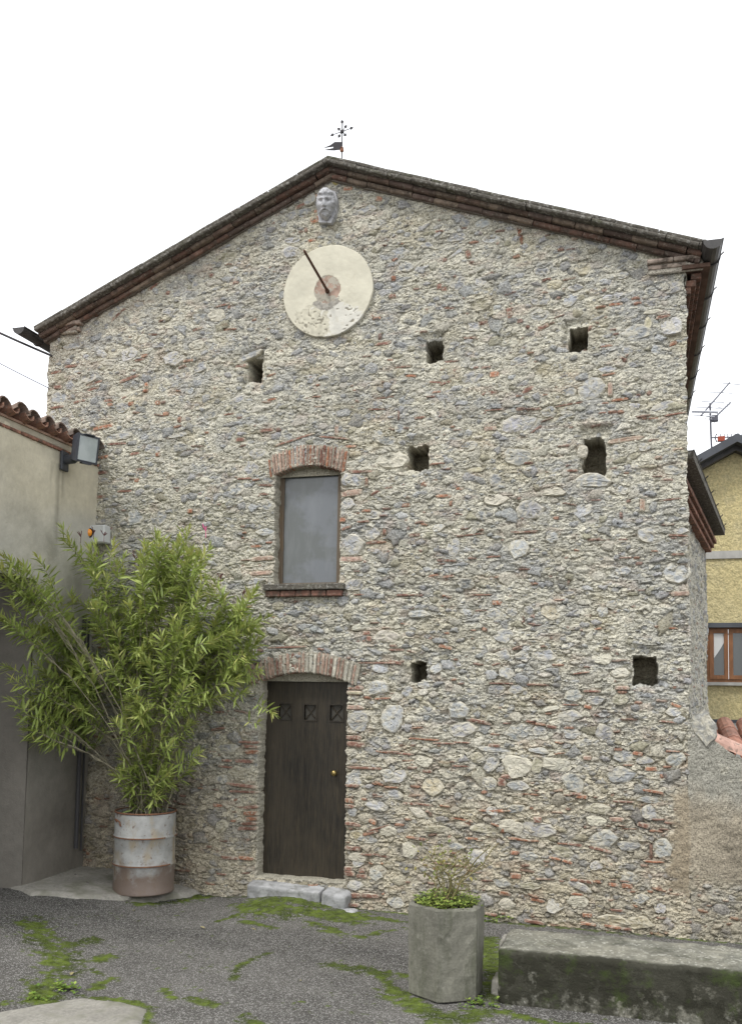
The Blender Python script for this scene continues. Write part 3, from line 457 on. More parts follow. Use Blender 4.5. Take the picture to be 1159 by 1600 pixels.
# keep the left and right arrises straight
H = H * 1.0
mask = Z < gable_z(X) + .09
nz_, nx_ = X.shape
ids = np.arange(nz_ * nx_).reshape(nz_, nx_)
edge = .018 * vnoise(Z * 0, Z, 1, .11, 33) + .010 * vnoise(Z * 0, Z, 1, .035, 34)
Xe = X + edge * (sstep(XR - .05, XR, X) - sstep(XL + .05, XL, X))
V = np.stack([Xe, -H, Z], -1).reshape(-1, 3)
Q = np.stack([ids[:-1, :-1], ids[:-1, 1:], ids[1:, 1:], ids[1:, :-1]], -1)
keep = mask[:-1, :-1] & mask[1:, 1:] & ~((X[:-1, :-1] < -5.80) & (Z[:-1, :-1] < 4.0))
Q = Q[keep]
used = np.zeros(len(V), bool); used[Q.ravel()] = True; remap = np.cumsum(used) - 1
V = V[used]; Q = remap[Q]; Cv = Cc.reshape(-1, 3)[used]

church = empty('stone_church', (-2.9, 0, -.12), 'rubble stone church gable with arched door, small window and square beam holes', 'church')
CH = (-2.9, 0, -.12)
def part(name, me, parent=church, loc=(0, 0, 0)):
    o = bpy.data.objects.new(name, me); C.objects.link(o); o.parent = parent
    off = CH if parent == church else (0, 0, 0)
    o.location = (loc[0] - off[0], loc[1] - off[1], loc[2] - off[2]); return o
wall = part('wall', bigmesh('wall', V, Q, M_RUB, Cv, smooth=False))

def lump(a, b, ang, p, hh, tu, tv, n, r_, rough=.0022, harm=.07, back=.05):
    th = np.arange(n) * 2 * pi / n + r_.uniform(0, .3)
    if p > 3.5:   # put points near the corners of a brick
        th = np.array([math.atan2(b * s2, a * s1) for s1, s2 in ((1, -.9), (1, 0), (1, .9), (.85, 1), (.3, 1), (-.3, 1), (-.85, 1), (-1, .9), (-1, 0), (-1, -.9), (-.85, -1), (-.3, -1), (.3, -1), (.85, -1))]); n = 14
    c, s = np.cos(th), np.sin(th)
    R = (np.abs(c / a) ** p + np.abs(s / b) ** p) ** (-1 / p)
    if p < 3.5:
        nc = r_.integers(5, 8); ca_ = np.sort(np.arange(nc) * 2 * pi / nc + r_.uniform(-.35, .35, nc)); rc_ = r_.uniform(.86, 1.16, nc)
        cp = np.stack([np.cos(ca_) * rc_, np.sin(ca_) * rc_], -1)                       # polygon in unit space
        pr = []
        for t in th:
            dv_ = np.array((cos(t), sin(t))); best = 1.0
            for k in range(nc):
                p0, p1 = cp[k], cp[(k + 1) % nc]; e = p1 - p0; den = dv_[0] * e[1] - dv_[1] * e[0]
                if abs(den) > 1e-6:
                    rr_ = (p0[0] * e[1] - p0[1] * e[0]) / den; ss = (p0[0] * dv_[1] - p0[1] * dv_[0]) / den
                    if rr_ > 0 and -.001 <= ss <= 1.001: best = rr_
            pr.append(best)
        R = np.array(pr) / np.sqrt((c / a) ** 2 + (s / b) ** 2) * 1.06 if False else np.array(pr) * 1.08
        c = c * a; s = s * b; R = R * (1 + r_.normal(0, .035, n))
    else: R = R * (1 + r_.normal(0, .05, n))
    v = []
    for sf, lv in ((1.0, -back), (1.03, -.004), (.92, .70), (.66, .96), (.34, 1.0)):
        u, w = R * sf * c, R * sf * s
        h = (lv if lv <= 0 else lv * hh) * np.ones(n)
        if lv > 0: h = h + tu * u + tv * w + r_.normal(0, rough, n)
        x = u * cos(ang) - w * sin(ang); z = u * sin(ang) + w * cos(ang)
        v += [(x[i], -h[i], z[i]) for i in range(n)]
    v.append((0, -hh + r_.normal(0, rough), 0))
    f = [(i * n + k, i * n + (k + 1) % n, (i + 1) * n + (k + 1) % n, (i + 1) * n + k) for i in range(4) for k in range(n)]
    f += [(4 * n + k, 4 * n + (k + 1) % n, 5 * n) for k in range(n)]; f.append(tuple(range(n))[::-1])
    return v, f
rl = np.random.default_rng(12)
for nm, L, m, p in (('stone', OS, M_STONE, 2.7), ('brick', OB, M_BRICK, 5)):
    for cx, cz, a, b, ang, base, hh, tu, tv, col, lw in L:
        if nm == 'brick': tu *= .3; tv *= .3
        size = min(a, b); hh *= (.65 if nm == 'stone' else .9); base -= .004 + .004 * (1 - lw)
        v, f = lump(a, b, ang, p, hh, tu, tv, 16, rl, rough=min(.0035, size * .06) if nm == 'stone' else .0012)
        dk = sstep(2.2, .2, cz) * .3; cc = np.array(col) * (1 - dk) + np.array(col) * np.array((.80, .73, .60)) * dk  # stones and bricks take the same painted darkening towards the ground
        nv_ = len(v); mixv = np.zeros(nv_); mixv[:nv_ // 5 * 2] = .9; k2 = (nv_ - 1) // 5; mixv[k2 * 2:k2 * 3] = rl.uniform(.1, .9, k2) ** 1.5; mixv[k2 * 3:k2 * 4] = rl.uniform(0, .5, k2) ** 2
        mcol = MORT * np.array((1, .98, .96)) * (1 - .35 * dk); cc = cc[None, :] * (1 - mixv[:, None]) + mcol[None, :] * mixv[:, None]
        part(nm, mesh(nm, v, f, m, cc), wall, (cx, -base - .001, cz))

# side walls of the church, behind the gable
def plain_face(name, P0, P1, z0, z1, res, seed, parent, mat=M_RUB):
    P0 = np.array(P0); P1 = np.array(P1); L = np.linalg.norm(P1 - P0); d = (P1 - P0) / L; nrm = np.array((d[1], -d[0]))
    X2, Z2, H2, C2, *_ = rubble(0, L, z0, z1, res, seed, listed=False, nst=int(60 * L * (z1 - z0)), nch=int(120 * L * (z1 - z0)), nbr=int(40 * L * (z1 - z0)), upper=(8, 9))
    V = np.stack([P0[0] + d[0] * X2 + nrm[0] * H2, P0[1] + d[1] * X2 + nrm[1] * H2, Z2], -1).reshape(-1, 3)
    i = np.arange(X2.size).reshape(X2.shape); Q = np.stack([i[:-1, :-1], i[:-1, 1:], i[1:, 1:], i[1:, :-1]], -1).reshape(-1, 4)
    return part(name, bigmesh(name, V, Q, mat, C2.reshape(-1, 3), smooth=False), parent)
plain_face('side_wall', (.462, 0.0), (.462, 8), -.2, 5.9, .028, 101, church)
sw = MB(); sw.box(-6.235, -6.2, .02, 8, -.2, 5.85)
part('side_wall', mesh('side_wall', sw.v, sw.f, M_RUB, (.42, .39, .32)))

# arches of thin bricks
def arch(op, pxs, n, rad_h, name, cname):
    x0, x1, z0, z1, r = op
    g = part(name, mesh(name, *[(lambda q: (q.v, q.f))(MB().box(0, .001, .05, .051, 0, .001))][0], M_RUB, (.4, .38, .3)), church, (0, 0, 0)) if False else None
    xa = W(pxs[0], pxs[2])[0]; xb = W(pxs[1], pxs[2])[0]; cx = (x0 + x1) / 2; half = (x1 - x0) / 2
    hb = MB(); top = []; bot = []
    for i in range(25):
        x = xa + (xb - xa) * i / 24; t = (x - cx) / half
        zb = z1 + r * (1 - t * t) + .004; lean = (x - cx) * .22
        bot.append((x, zb)); top.append((x + lean * .35, zb + rad_h))
    hb.prism(bot + top[::-1], -.012, .16, 'y')
    bed = part(name, mesh(name, hb.v, hb.f, M_RUB, (.40, .37, .30)))
    for i in range(n):
        x = xa + (xb - xa) * (i + .5) / n + rl.normal(0, .003); t = (x - cx) / half
        zb = z1 + r * (1 - t * t); ang = -(x - cx) * .36
        hh = rad_h * rl.uniform(.93, 1.05)
        mb_w = (xb - xa) / n
        v, f = lump(mb_w * rl.uniform(.28, .42), hh / 2, ang, 6, rl.uniform(.006, .016), 0, 0, 14, rl, rough=.0015, back=.12)
        c = np.array(PAL[rl.choice(list('pbprp' if 'window' in name else 'pppcb'))]) * rl.uniform(.75, 1.15)
        part('arch_brick', mesh('arch_brick', v, f, M_BRICK, c), bed, (x - ang * .0, -.014, zb + hh / 2))
arch(WIN, (421, 541, 738), 23, W(480, 699)[1] - W(480, 731)[1], 'window_arch', '')
arch(DOOR, (389, 557, 1062), 28, W(480, 1022)[1] - W(480, 1054)[1], 'door_arch', '')
# edge bricks of the window reveal
# ------------------------------------------------------------------ window
M_WFRAME = material('weathered_frame', (.13, .10, .07), rough=.6, layers=[(30, .5, .62, (.16, .11, .06), .6, (1, 1, .15))])
M_WPANE = material('dusty_glass_painted_reflection', (.125, .135, .145), rough=.22, spec=.7,
                   layers=[(1.9, .46, .54, (.085, .092, .082), .75), (5, .5, .75, (.22, .23, .24), .35, (1.5, 1, .35)), (120, .70, .74, (.4, .4, .4), .6)])  # first layer paints a dark tree reflection into the pane; the rest is dust
def place(px0, py0, px1, py1, yo):
    x0, za = W(px0, py0, yo); x1, zb = W(px1, py1, yo); return x0, x1, zb, za
x0, x1, z0, z1 = place(438, 741, 531, 913, .13)
win = empty('window', (0, 0, 0), None, None); win.parent = church; win.location = ((x0 + x1) / 2 - CH[0], .13, z0 - CH[2])
def wp(name, mb, mat, base, col=None, smooth=False, parent=win): return mb.build(name, mat, parent, (-base[0], -base[1], -base[2]), smooth, col)
WB = ((x0 + x1) / 2, .13, z0)
f = MB(); t = .034
f.box(x0 - .03, x0 + t, .115, .16, z0 - .02, z1 + .08); f.box(x1 - t, x1 + .05, .115, .16, z0 - .02, z1 + .08)
f.box(x0 + t, x1 - t, .115, .16, z1 - .01, z1 + .08); f.box(x0 + t, x1 - t, .115, .16, z0 - .02, z0 + .02)
f.box(x0 + t, x0 + t + .018, .125, .15, z0 + .02, z1 - .01); f.box(x0 + t + .018, x1 - t, .125, .15, z1 - .03, z1 - .01)
wp('frame', f, M_WFRAME, WB)
zl_ = W(485, 744, .095)[1]; wp('lintel', MB().box(x0 - .06, x1 + .08, .095, .114, zl_, z1 + .16), M_RUB, WB, col=(.42, .39, .31))
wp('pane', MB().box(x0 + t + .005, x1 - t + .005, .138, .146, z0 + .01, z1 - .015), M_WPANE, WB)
sxl, sz = W(411, 917, -.07); sxr, _ = W(537, 917, -.07); _, szt = W(470, 914, -.07); _, szm = W(470, 922, -.07); _, szb = W(470, 932, -.05)
s_ = MB()
s_.box(sxl, sxr, -.085, .13, szm + .004, szt + .012, .006)
sill = wp('sill', s_, M_COPE, WB)
nb = 5
for i in range(nb):
    a = sxl + .02 + (sxr - sxl - .04) * i / nb; b = sxl + .02 + (sxr - sxl - .04) * (i + 1) / nb - .006
    m = MB().box(-(b - a) / 2, (b - a) / 2, -.03, .05, -(szm - szb) / 2, (szm - szb) / 2, .008)
    o = m.build('sill_brick', M_CORN, sill, ((a + b) / 2, -.03, (szm + szb) / 2), col=np.array(PAL['b']) * .8)

# ------------------------------------------------------------------ door
M_DOOR = material('dark_plank_door', (.024, .020, .014), rough=.5, spec=.35,
                  layers=[(7, .35, .65, None, .45, (6, 1, .5)), (26, .48, .68, (.062, .046, .026), .6, (4, 1, .25)), (2.2, .42, .66, (.058, .045, .028), .55, (1, 1, .6))],
                  bumps=[(50, .25, .003)])
M_DOORIN = material('door_recess_panel', (.06, .055, .045), rough=.6)
M_BRASS = material('tarnished_brass', (.33, .25, .10), rough=.32, metal=.85)
x0, x1, z0, z1 = place(415, 1060, 541, 1376, .14)
z0 = W(470, 1371, .14)[1]
door = part('door', mesh('door', *(lambda m: (m.v, m.f))(MB()), M_DOOR), church, ((x0 + x1) / 2, .14, z0))
DB = ((x0 + x1) / 2, .14, z0); w = x1 - x0; h = z1 - z0 + .05
# leaf: three planks with recessed square lights near the top
m = MB(); cols = [(432, 460), (471, 499), (511, 541)]
zq0 = W(480, 1125, .14)[1]; zq1 = W(480, 1101, .14)[1]
xs_ = [W(a, 1110, .14)[0] for c in cols for a in (c[0] + 5, c[1] - 5)]
m.box(x0 - .03, x1 + .05, .14, .19, z0, zq0); m.box(x0 - .03, x1 + .05, .14, .19, zq1, z1 + .08)
prev = x0 - .03
for i in range(3):
    m.box(prev, xs_[2 * i], .14, .19, zq0, zq1); prev = xs_[2 * i + 1]
m.box(prev, x1 + .05, .14, .19, zq0, zq1)
me = mesh('door', [(a - DB[0], b - DB[1], c - DB[2]) for a, b, c in m.v], m.f, M_DOOR); door.data = me
for i in range(3):
    a, b = xs_[2 * i], xs_[2 * i + 1]
    wp('recessed_panel', MB().box(a, b, .165, .18, zq0, zq1), M_DOORIN, DB, parent=door)
    cr = MB(); 
    for (p, q) in (((a, zq0), (b, zq1)), ((a, zq1), (b, zq0))):
        cr.tube([(p[0], .158, p[1]), (q[0], .158, q[1])], .006, 6)
    wp('cross_bars', cr, M_DOOR, DB, parent=door)
    fr = MB(); e = .012
    fr.box(a - e, a, .132, .16, zq0 - e, zq1 + e); fr.box(b, b + e, .132, .16, zq0 - e, zq1 + e); fr.box(a, b, .132, .16, zq0 - e, zq0); fr.box(a, b, .132, .16, zq1, zq1 + e)
    wp('panel_moulding', fr, M_DOOR, DB, parent=door)
kx, kz = W(522, 1208, .1)
kn = MB().lathe([(.001, .0), (.016, .0), (.014, .02), (.022, .03), (.03, .045), (.028, .06), (.018, .07), (.001, .073)], 20)
o = kn.build('knob', M_BRASS, door, (kx - DB[0], .138 - DB[1], kz - DB[2]), True, rot=(pi / 2, 0, 0))
zl_ = W(478, 1065, .10)[1]; wp('lintel', MB().box(x0 - .08, x1 + .08, .10, .139, zl_, z1 + .2), M_RUB, DB, col=(.42, .39, .31), parent=door)
dfr = MB().box(x0 - .012, x0 + .004, .10, .142, z0, z1 + .05)
wp('door_frame', dfr, M_WFRAME, DB, parent=door)

# ------------------------------------------------------------------ raking cornice and roof
M_TERRA = material('terracotta', attr=True, rough=.9, layers=[(8, .35, .65, None, .25), (30, .52, .66, (.10, .085, .07), .7), (60, .6, .68, (.38, .36, .3), .6)], bumps=[(40, .5, .008)])
OV = -.19
RA = W(510, 239, OV); RL = W(50, 507, OV); RR = W(1105, 371, OV)
_cb = MB(); _cb.prism([(RL[0] + .1, RL[1] - .02), (RL[0] + .1, RL[1] - .15), (RA[0], RA[1] - .20), (RR[0] - .1, RR[1] - .15), (RR[0] - .1, RR[1] - .02), (RA[0], RA[1] - .06)], -.03, .06, 'y')
corn = part('cornice', mesh('cornice', _cb.v, _cb.f, M_RUB, (.22, .19, .16)))
cor_v = MB()
def nose(L, hgt, proj, r_=None, back=.06):
    """brick of length L along x, height hgt (z down from 0), rounded nose"""
    n = 5; prof = [(back, 0), (-proj + hgt * .3, 0)]
    for i in range(n): q = pi * i / (n - 1); prof.append((-proj + hgt * .3 - sin(q) * hgt * .3, -hgt * .5 + cos(q) * hgt * .5))
    prof += [(-proj + hgt * .3, -hgt), (back, -hgt)]
    m = MB(); k = len(prof)
    j = [rl.normal(0, .0018) for _ in range(6)]
    m.v = [(x + j[0], y + j[1], z + j[2]) for x in (0,) for y, z in prof] + [(L + j[3], y + j[4], z + j[5]) for y, z in prof]
    m.f = [tuple(range(k)), tuple(range(k, 2 * k))[::-1]] + [(i, k + i, k + (i + 1) % k, (i + 1) % k) for i in range(k)]
    return m
def slope_run(A, B, name, off, hgt, proj, mat, length, colf, gap=.006, parent=None, jit=.12):
    d = Vector((B[0] - A[0], 0, B[1] - A[1])); L = d.length; d.normalize(); nrm = Vector((d.z, 0, -d.x))
    if nrm.z > 0: nrm = -nrm
    ang = -math.atan2(d.z, d.x); s = 0
    while s < L - .03:
        l = min(length * rl.uniform(1 - jit, 1 + jit), L - s)
        m = nose(l - gap, hgt * rl.uniform(.94, 1.04), proj + rl.normal(0, .003))
        P = Vector((A[0], 0, A[1])) + d * s + nrm * off
        o = m.build(name, mat, parent, (P.x, P.y, P.z), rot=(0, ang + rl.normal(0, .003), 0), col=colf())
        s += l
    return d, nrm, ang, L
def ccol():
    return np.array(random.choice([(.145, .10, .078), (.18, .108, .082), (.125, .09, .075), (.22, .17, .13)])) * random.uniform(.7, 1.15)
def tcol(): return np.array((.3, .2, .14)) * random.uniform(.6, 1.2)
cbase = corn
for A, B in ((RL, RA), (RA, RR)):
    slope_run(A, B, 'cornice_brick', .078, .048, .115, M_CORN, .25, ccol, parent=corn)
    slope_run(A, B, 'cornice_brick', .128, .048, .065, M_CORN, .25, ccol, parent=corn)
# roof body, with the two courses of stone slabs along the verge
roof = MB()
dd = .085
roof.prism([(RL[0] + .02, RL[1] - .075), (RA[0], RA[1] - .085), (RR[0] - .02, RR[1] - .075), (RR[0] - .02, RR[1] - .03), (RA[0], RA[1] - .035), (RL[0] + .02, RL[1] - .03)], -.10, 8.2, 'y')
rf = part('roof', mesh('roof', roof.v, roof.f, M_COPE))
for A, B in ((RL, RA), (RA, RR)):
    slope_run(A, B, 'verge_slab', .045, .038, .185, M_COPE, .34, lambda: (.1, .1, .1), parent=rf, jit=.3)
    slope_run(A, B, 'verge_slab', .004, .038, .165, M_COPE, .40, lambda: (.1, .1, .1), parent=rf, jit=.3)
# roof tiles stay behind the verge: curved tiles, out of the camera's sight line but real
def curved_tile(L=.45, r0=.085, r1=.07, n=7, th=.013, up=True):
    m = MB(); ks = []
    for (x, r) in ((0, r0), (L, r1)):
        for rr in (r, r - th):
            for i in range(n):
                q = pi * i / (n - 1); z = sin(q) * rr * (1 if up else -1); m.v.append((x, cos(q) * rr, z))
    o = n; f = m.f
    for i in range(n - 1):
        f += [(i, i + 1, 2 * n + i + 1, 2 * n + i), (n + i, 3 * n + i, 3 * n + i + 1, n + i + 1), (i, n + i, n + i + 1, i + 1), (2 * n + i, 2 * n + i + 1, 3 * n + i + 1, 3 * n + i)]
    f += [(0, 2 * n, 3 * n, n), (n - 1, 2 * n - 1, 4 * n - 1, 3 * n - 1)]
    return m
# brick returns of the eaves cornice at both corners
def ret(pts, name='eave_return'):
    for (pa, pb, py0, py1, proj) in pts:
        xa, zt = W(pa, py0, -proj); xb, _ = W(pb, py0, -proj); _, zb = W(pa, py1, -proj)
        n = max(1, int(round((xb - xa) / .22))); hgt = zt - zb
        for i in range(n):
            l = (xb - xa) / n
            m = nose(l - .006, hgt, proj, back=.04)
            m.build('cornice_brick', M_CORN, corn, (xa + i * l, 0, zt), rot=(0, radians(-.5), 0), col=np.array((.36, .29, .24)) * random.uniform(.8, 1.1))
ret([(1010, 1094, 405, 412, .07), (1012, 1072, 415, 422, .045), (76, 126, 504, 511, .07), (86, 124, 514, 520, .05)])
rm = MB()
xa, za = W(1012, 403, 0); xb, zb = W(1098, 430, 0)
rm.box(xa, ER[0] + .0, -.03, .0, W(1050, 428)[1], W(1050, 406)[1], .01)
rm.build('mortar_bed', M_RUB, corn, col=(.46, .42, .35)); rm = MB(); xa, za = W(80, 500, 0); xb = W(124, 500, 0)[0]
rm.box(xa, xb, -.045, .0, W(100, 524)[1], W(100, 506)[1], .01)
rm.build('mortar_bed', M_RUB, corn, col=(.46, .42, .35))
# brick courses and boards under the eave along the right-hand side, seen from below
for row, (xo, zz) in enumerate(((.49, 5.66), (.535, 5.725), (.58, 5.79))):
    y = .03
    while y < 6:
        L = .24 * random.uniform(.9, 1.1)
        m = MB().box(-.06, .03, -L / 2 + .004, L / 2 - .004, -.03, .03, .005)
        m.build('eave_brick', M_CORN, corn, (xo, y + L / 2, zz), col=np.array((.17, .095, .07)) * random.uniform(.6, 1.1)); y += L
M_SOFF = material('soffit_terracotta', (.12, .075, .055), rough=.9, layers=[(6, .4, .6, None, .25)])
MB().box(.44, .68, -.06, 8.0, 5.825, 5.86).build('soffit', M_SOFF, corn)

def gutter(name, x, z, y0, y1, r, parent, axis=(0, 1), base=(0, 0, 0), hooks=()):
    n = 9; th = .006; m = MB()
    ax = Vector((axis[0], axis[1], 0)).normalized(); sd = Vector((ax.y, -ax.x, 0))
    P = [Vector((x, 0, z)) + ax * y for y in (y0, y1)]
    v = []
    for p in P:
        for rr in (r, r - th):
            for i in range(n):
                q = pi * i / (n - 1); v.append(p + sd * cos(q) * rr + Vector((0, 0, -sin(q) * rr)))
    f = []
    for i in range(n - 1): f += [(i, i + 1, 2 * n + i + 1, 2 * n + i), (n + i, 3 * n + i, 3 * n + i + 1, n + i + 1)]
    f += [tuple(range(n)), tuple(range(2 * n, 3 * n)), (0, 2 * n, 3 * n, n), (n - 1, 2 * n - 1, 4 * n - 1, 3 * n - 1)]
    m.add(v, f)
    for s in (1, -1): m.tube([p + sd * s * r for p in P], .008, 6)
    m.v = [(a[0] - base[0], a[1] - base[1], a[2] - base[2]) for a in m.v]
    g = link(name, mesh(name, m.v, m.f, M_GREYMETAL), parent, smooth_off(base, parent)) if False else link(name, mesh(name, m.v, m.f, M_GREYMETAL), parent)
    for y in hooks:
        p = Vector((x, 0, z)) + ax * y; k = MB()
        pts = [p + sd * cos(q) * (r + .005) + Vector((0, 0, -sin(q) * (r + .005))) for q in np.linspace(0, pi, 9)]
        k.tube([p + sd * (r + .035) + Vector((0, 0, .03))] + pts, .007, 5)
        k.v = [(a[0] - base[0], a[1] - base[1], a[2] - base[2]) for a in k.v]
        k.build('gutter_hook', M_GREYMETAL, g)
    return g
gutter('gutter', .685, 5.95, -.30, 8, .082, church, base=CH, hooks=(.02, .75, 1.5, 2.3, 3.1, 3.9))
gutter('gutter', -6.47, 5.90, -.25, 8, .075, church, base=CH, hooks=(.1, .9))

# ------------------------------------------------------------------ side chapel behind the right corner
AX = Vector((.69, 4.5, 0)).normalized()
plain_face('chapel_wall', (.33, .9), (1.02, 5.4), -.1, 4.28, .022, 131, church)
m = MB(); m.prism([(1.02, 5.4), (.33, .9), (-.5, .9), (-.5, 5.4)], 4.24, 4.27, 'z')
m.prism([(1.02, 5.4), (.46, 5.42), (.46, 5.5), (1.02, 5.48)], -.1, 4.24, 'z')
part('chapel_wall', mesh('chapel_wall', m.v, m.f, M_RUB, (.42, .39, .32)))
crn = MB()
for row in range(3):
    y = .0
    for i in range(19):
        c = Vector((.33, .9, 4.07 + row * .06)) + AX * (y + .12) + Vector((AX.y, -AX.x, 0)) * (.03 + row * .035)
        b = MB().box(-.05, .05, -.116, .116, -.027, .027, .004)
        o = b.build('eave_brick', M_CORN, None, rot=(0, 0, -math.atan2(AX.x, AX.y)), col=np.array((.27, .14, .10)) * random.uniform(.6, 1.15))
        o.parent = corn; o.location = c; y += .24
m = MB(); sd = Vector((AX.y, -AX.x, 0)); A = Vector((.33, .85, 4.30)); B = A + AX * 4.7
vv = [A, B, B + sd * .26, A + sd * .26, A + Vector((-1.5, 0, .75)), B + Vector((-1.5, 0, .75))]
m.add([A - sd * .3, B - sd * .3, B + sd * .25, A + sd * .25] + [p + Vector((0, 0, .07)) for p in (A - sd * .3, B - sd * .3, B + sd * .25, A + sd * .25)],
      [(0, 1, 2, 3), (4, 7, 6, 5), (0, 4, 5, 1), (1, 5, 6, 2), (2, 6, 7, 3), (3, 7, 4, 0)])
part('chapel_roof', mesh('chapel_roof', m.v, m.f, M_COPE))
gx0 = (.55, 1.1); gx1 = (1.24, 5.6)
gm = gutter('gutter', gx0[0] - .17 * .0 - AX.x / AX.y * 1.1, 4.40, .9, 5.62, .068, church, axis=(AX.x, AX.y), base=CH, hooks=(1.4, 2.2, 3.0, 3.8, 4.6, 5.3))

# ------------------------------------------------------------------ sundial, carved head, weather vane
sc_c = (W(445, 455)[0] + W(584, 455)[0]) / 2; sc_z = (W(520, 386)[1] + W(515, 527)[1]) / 2; SR = .476
sd_ = empty('sundial', (sc_c, -.012, sc_z), 'large round cream plaster sundial with iron rod, high on the gable below the carved head', 'sundial')
nr, na = 80, 240
R_, A_ = np.meshgrid(np.linspace(0, 1, nr), np.arange(na) * 2 * pi / na, indexing='ij')
edge_w = 1 + .008 * vnoise(np.cos(A_) * 2, np.sin(A_) * 2, .5, .5, 201)
xx = SR * R_ * np.cos(A_) * edge_w; zz = SR * R_ * np.sin(A_) * edge_w
yy = -.022 + .004 * vnoise(xx, zz, .3, .3, 202) + .001 * vnoise(xx, zz, .03, .03, 203)
cen = np.array(W(513, 454)) - np.array((sc_c, sc_z))
n_ = .022 * vnoise(xx, zz, .08, .08, 204) + .014 * vnoise(xx, zz, .03, .03, 205) + .012 * vnoise(xx, zz, .011, .011, 215)
dc = np.hypot(xx - cen[0], zz - cen[1]) + n_ * .6
col = np.ones(xx.shape + (3,)) * np.array((.60, .57, .46)); col *= (1 + .06 * vnoise(xx, zz, .2, .15, 206))[..., None]
angd = np.arctan2(zz - cen[1], xx - cen[0])                                     # lower sector
sect = (angd + n_ * 6 > -2.45) & (angd + n_ * 6 < -.62) & (dc > .10)
white = sect & (xx - cen[0] + n_ * 4 + .03 * vnoise(xx, zz, .012, .012, 219) > -.06 + .35 * (zz - cen[1] + .25) * -1)
col[sect] = np.array((.53, .50, .40)) * (1 + .16 * vnoise(xx, zz, .03, .03, 207))[sect][..., None]
lowm = sect & (zz - cen[1] < -.17 + n_ * 1.5)
col[lowm & white] = (.64, .62, .55)
gp = sect & (dc < .21) ; col[gp] = np.array((.33, .31, .27)) * (1 + .3 * vnoise(xx, zz, .02, .02, 208))[gp][..., None]
red = np.hypot(xx - cen[0], zz - cen[1]) + n_ * .25 < .142; rc = np.array((.33, .235, .185)) * (1 + .25 * vnoise(xx, zz, .04, .03, 209))[..., None]
col[red] = rc[red]; gr = red & (vnoise(xx, zz, .04, .04, 210) + .6 * vnoise(xx, zz, .012, .012, 220) > .12); col[gr] = (.37, .34, .28)
pit = sect & (vnoise(xx, zz, .02, .018, 221) + .5 * vnoise(xx, zz, .09, .06, 222) > .72); col[pit] = (.25, .23, .18)
yy = yy + .004 * red + .004 * pit + .0025 * (sect & ~white)
V = np.stack([xx, yy, zz], -1).reshape(-1, 3); i = np.arange(nr * na).reshape(nr, na); j = np.roll(i, -1, 1)
Q = np.stack([i[:-1], i[1:], j[1:], j[:-1]], -1).reshape(-1, 4)
rim = V[i[-1]].copy(); rim[:, 1] = .035; V = np.concatenate([V, rim]); k = nr * na + np.arange(na)
Q = np.concatenate([Q, np.stack([i[-1], k, np.roll(k, -1), j[-1]], -1)])
cv = np.concatenate([col.reshape(-1, 3), np.tile((.5, .46, .36), (na, 1))])
link('dial', bigmesh('dial', V, Q, M_DIAL, cv), sd_)
tx, tz = W(474, 390, -.76); bx, bz = W(512, 456, -.03)
gn = MB().tube([(bx - sc_c, .02, bz - sc_z), (tx - sc_c, -.73, tz - sc_z)], [.014, .012], 8).build('gnomon', M_RUSTIRON, sd_)
MB().tube([(bx - sc_c, .02, bz - sc_z), (bx - sc_c, -.05, bz - sc_z + .005)], .022, 8).build('boss', M_RUSTIRON, sd_)

hx, hz = W(514, 327)
hd = empty('carved_head', (hx, -.03, hz), 'small grey carved stone head of a bearded man set in the wall above the sundial', 'carving')
nu, nv = 72, 84
U_, V_ = np.meshgrid(np.linspace(0, 2 * pi, nu, endpoint=False), np.linspace(-pi / 2, pi / 2, nv), indexing='ij')
px_ = np.cos(V_) * np.sin(U_); py_ = -np.cos(V_) * np.cos(U_); pz_ = np.sin(V_)
ax_, ay_, az_ = .098, .125, .155
taper = np.where(pz_ < 0, 1 + .30 * pz_, 1.0)
x = ax_ * px_ * taper; y = ay_ * py_; z = az_ * pz_
g = lambda cx, cz, sx, sz: np.exp(-((x - cx) / sx) ** 2 - ((z - cz) / sz) ** 2) * (py_ < .1)
f_ = np.zeros_like(x)
f_ += .012 * g(.035, .052, .03, .010) + .012 * g(-.035, .052, .03, .010)
f_ -= .026 * g(.036, .026, .020, .014) + .026 * g(-.036, .026, .020, .014)
f_ += .011 * g(.036, .024, .012, .007) + .011 * g(-.036, .024, .012, .007)
f_ += .034 * np.exp(-(x / .013) ** 2) * sstep(.06, -.012, z) * sstep(-.034, -.020, z) * (py_ < 0)
f_ += .010 * g(.014, -.022, .010, .009) + .010 * g(-.014, -.022, .010, .009)
f_ += .009 * g(.055, -.01, .02, .025) + .009 * g(-.055, -.01, .02, .025)
mo = np.exp(-((z + .042 + .55 * np.abs(x)) / .010) ** 2) * (np.abs(x) < .055) * (py_ < 0); f_ += .017 * mo
f_ -= .013 * g(0, -.058, .022, .006)
f_ += .007 * g(0, -.068, .018, .007)
bd = sstep(-.055, -.085, z + .35 * (.06 - np.abs(x))) * (py_ < .2)
f_ += bd * (.014 + .009 * vnoise(x, z, .016, .02, 301) + .005 * vnoise(x, z, .007, .012, 302))
hair = np.clip(sstep(.078, .095, z + .0 * x) + sstep(.072, .085, np.abs(x)) * (z > -.06), 0, 1)
f_ += hair * (.013 + .010 * np.abs(vnoise(x, z, .02, .016, 303)) + .006 * vnoise(x, z, .008, .008, 304))
f_ += .010 * np.exp(-((z - .100) / .009) ** 2) * (.6 + .4 * np.cos(x * 260))
f_ += .0012 * vnoise(x, z, .008, .008, 305)
sc = 1 + f_ / .12
V = np.stack([x * (1 + (sc - 1) * .45), y * sc, z * (1 + (sc - 1) * .35)], -1).reshape(-1, 3)
i = np.arange(nu * nv).reshape(nu, nv); j = np.roll(i, -1, 0)
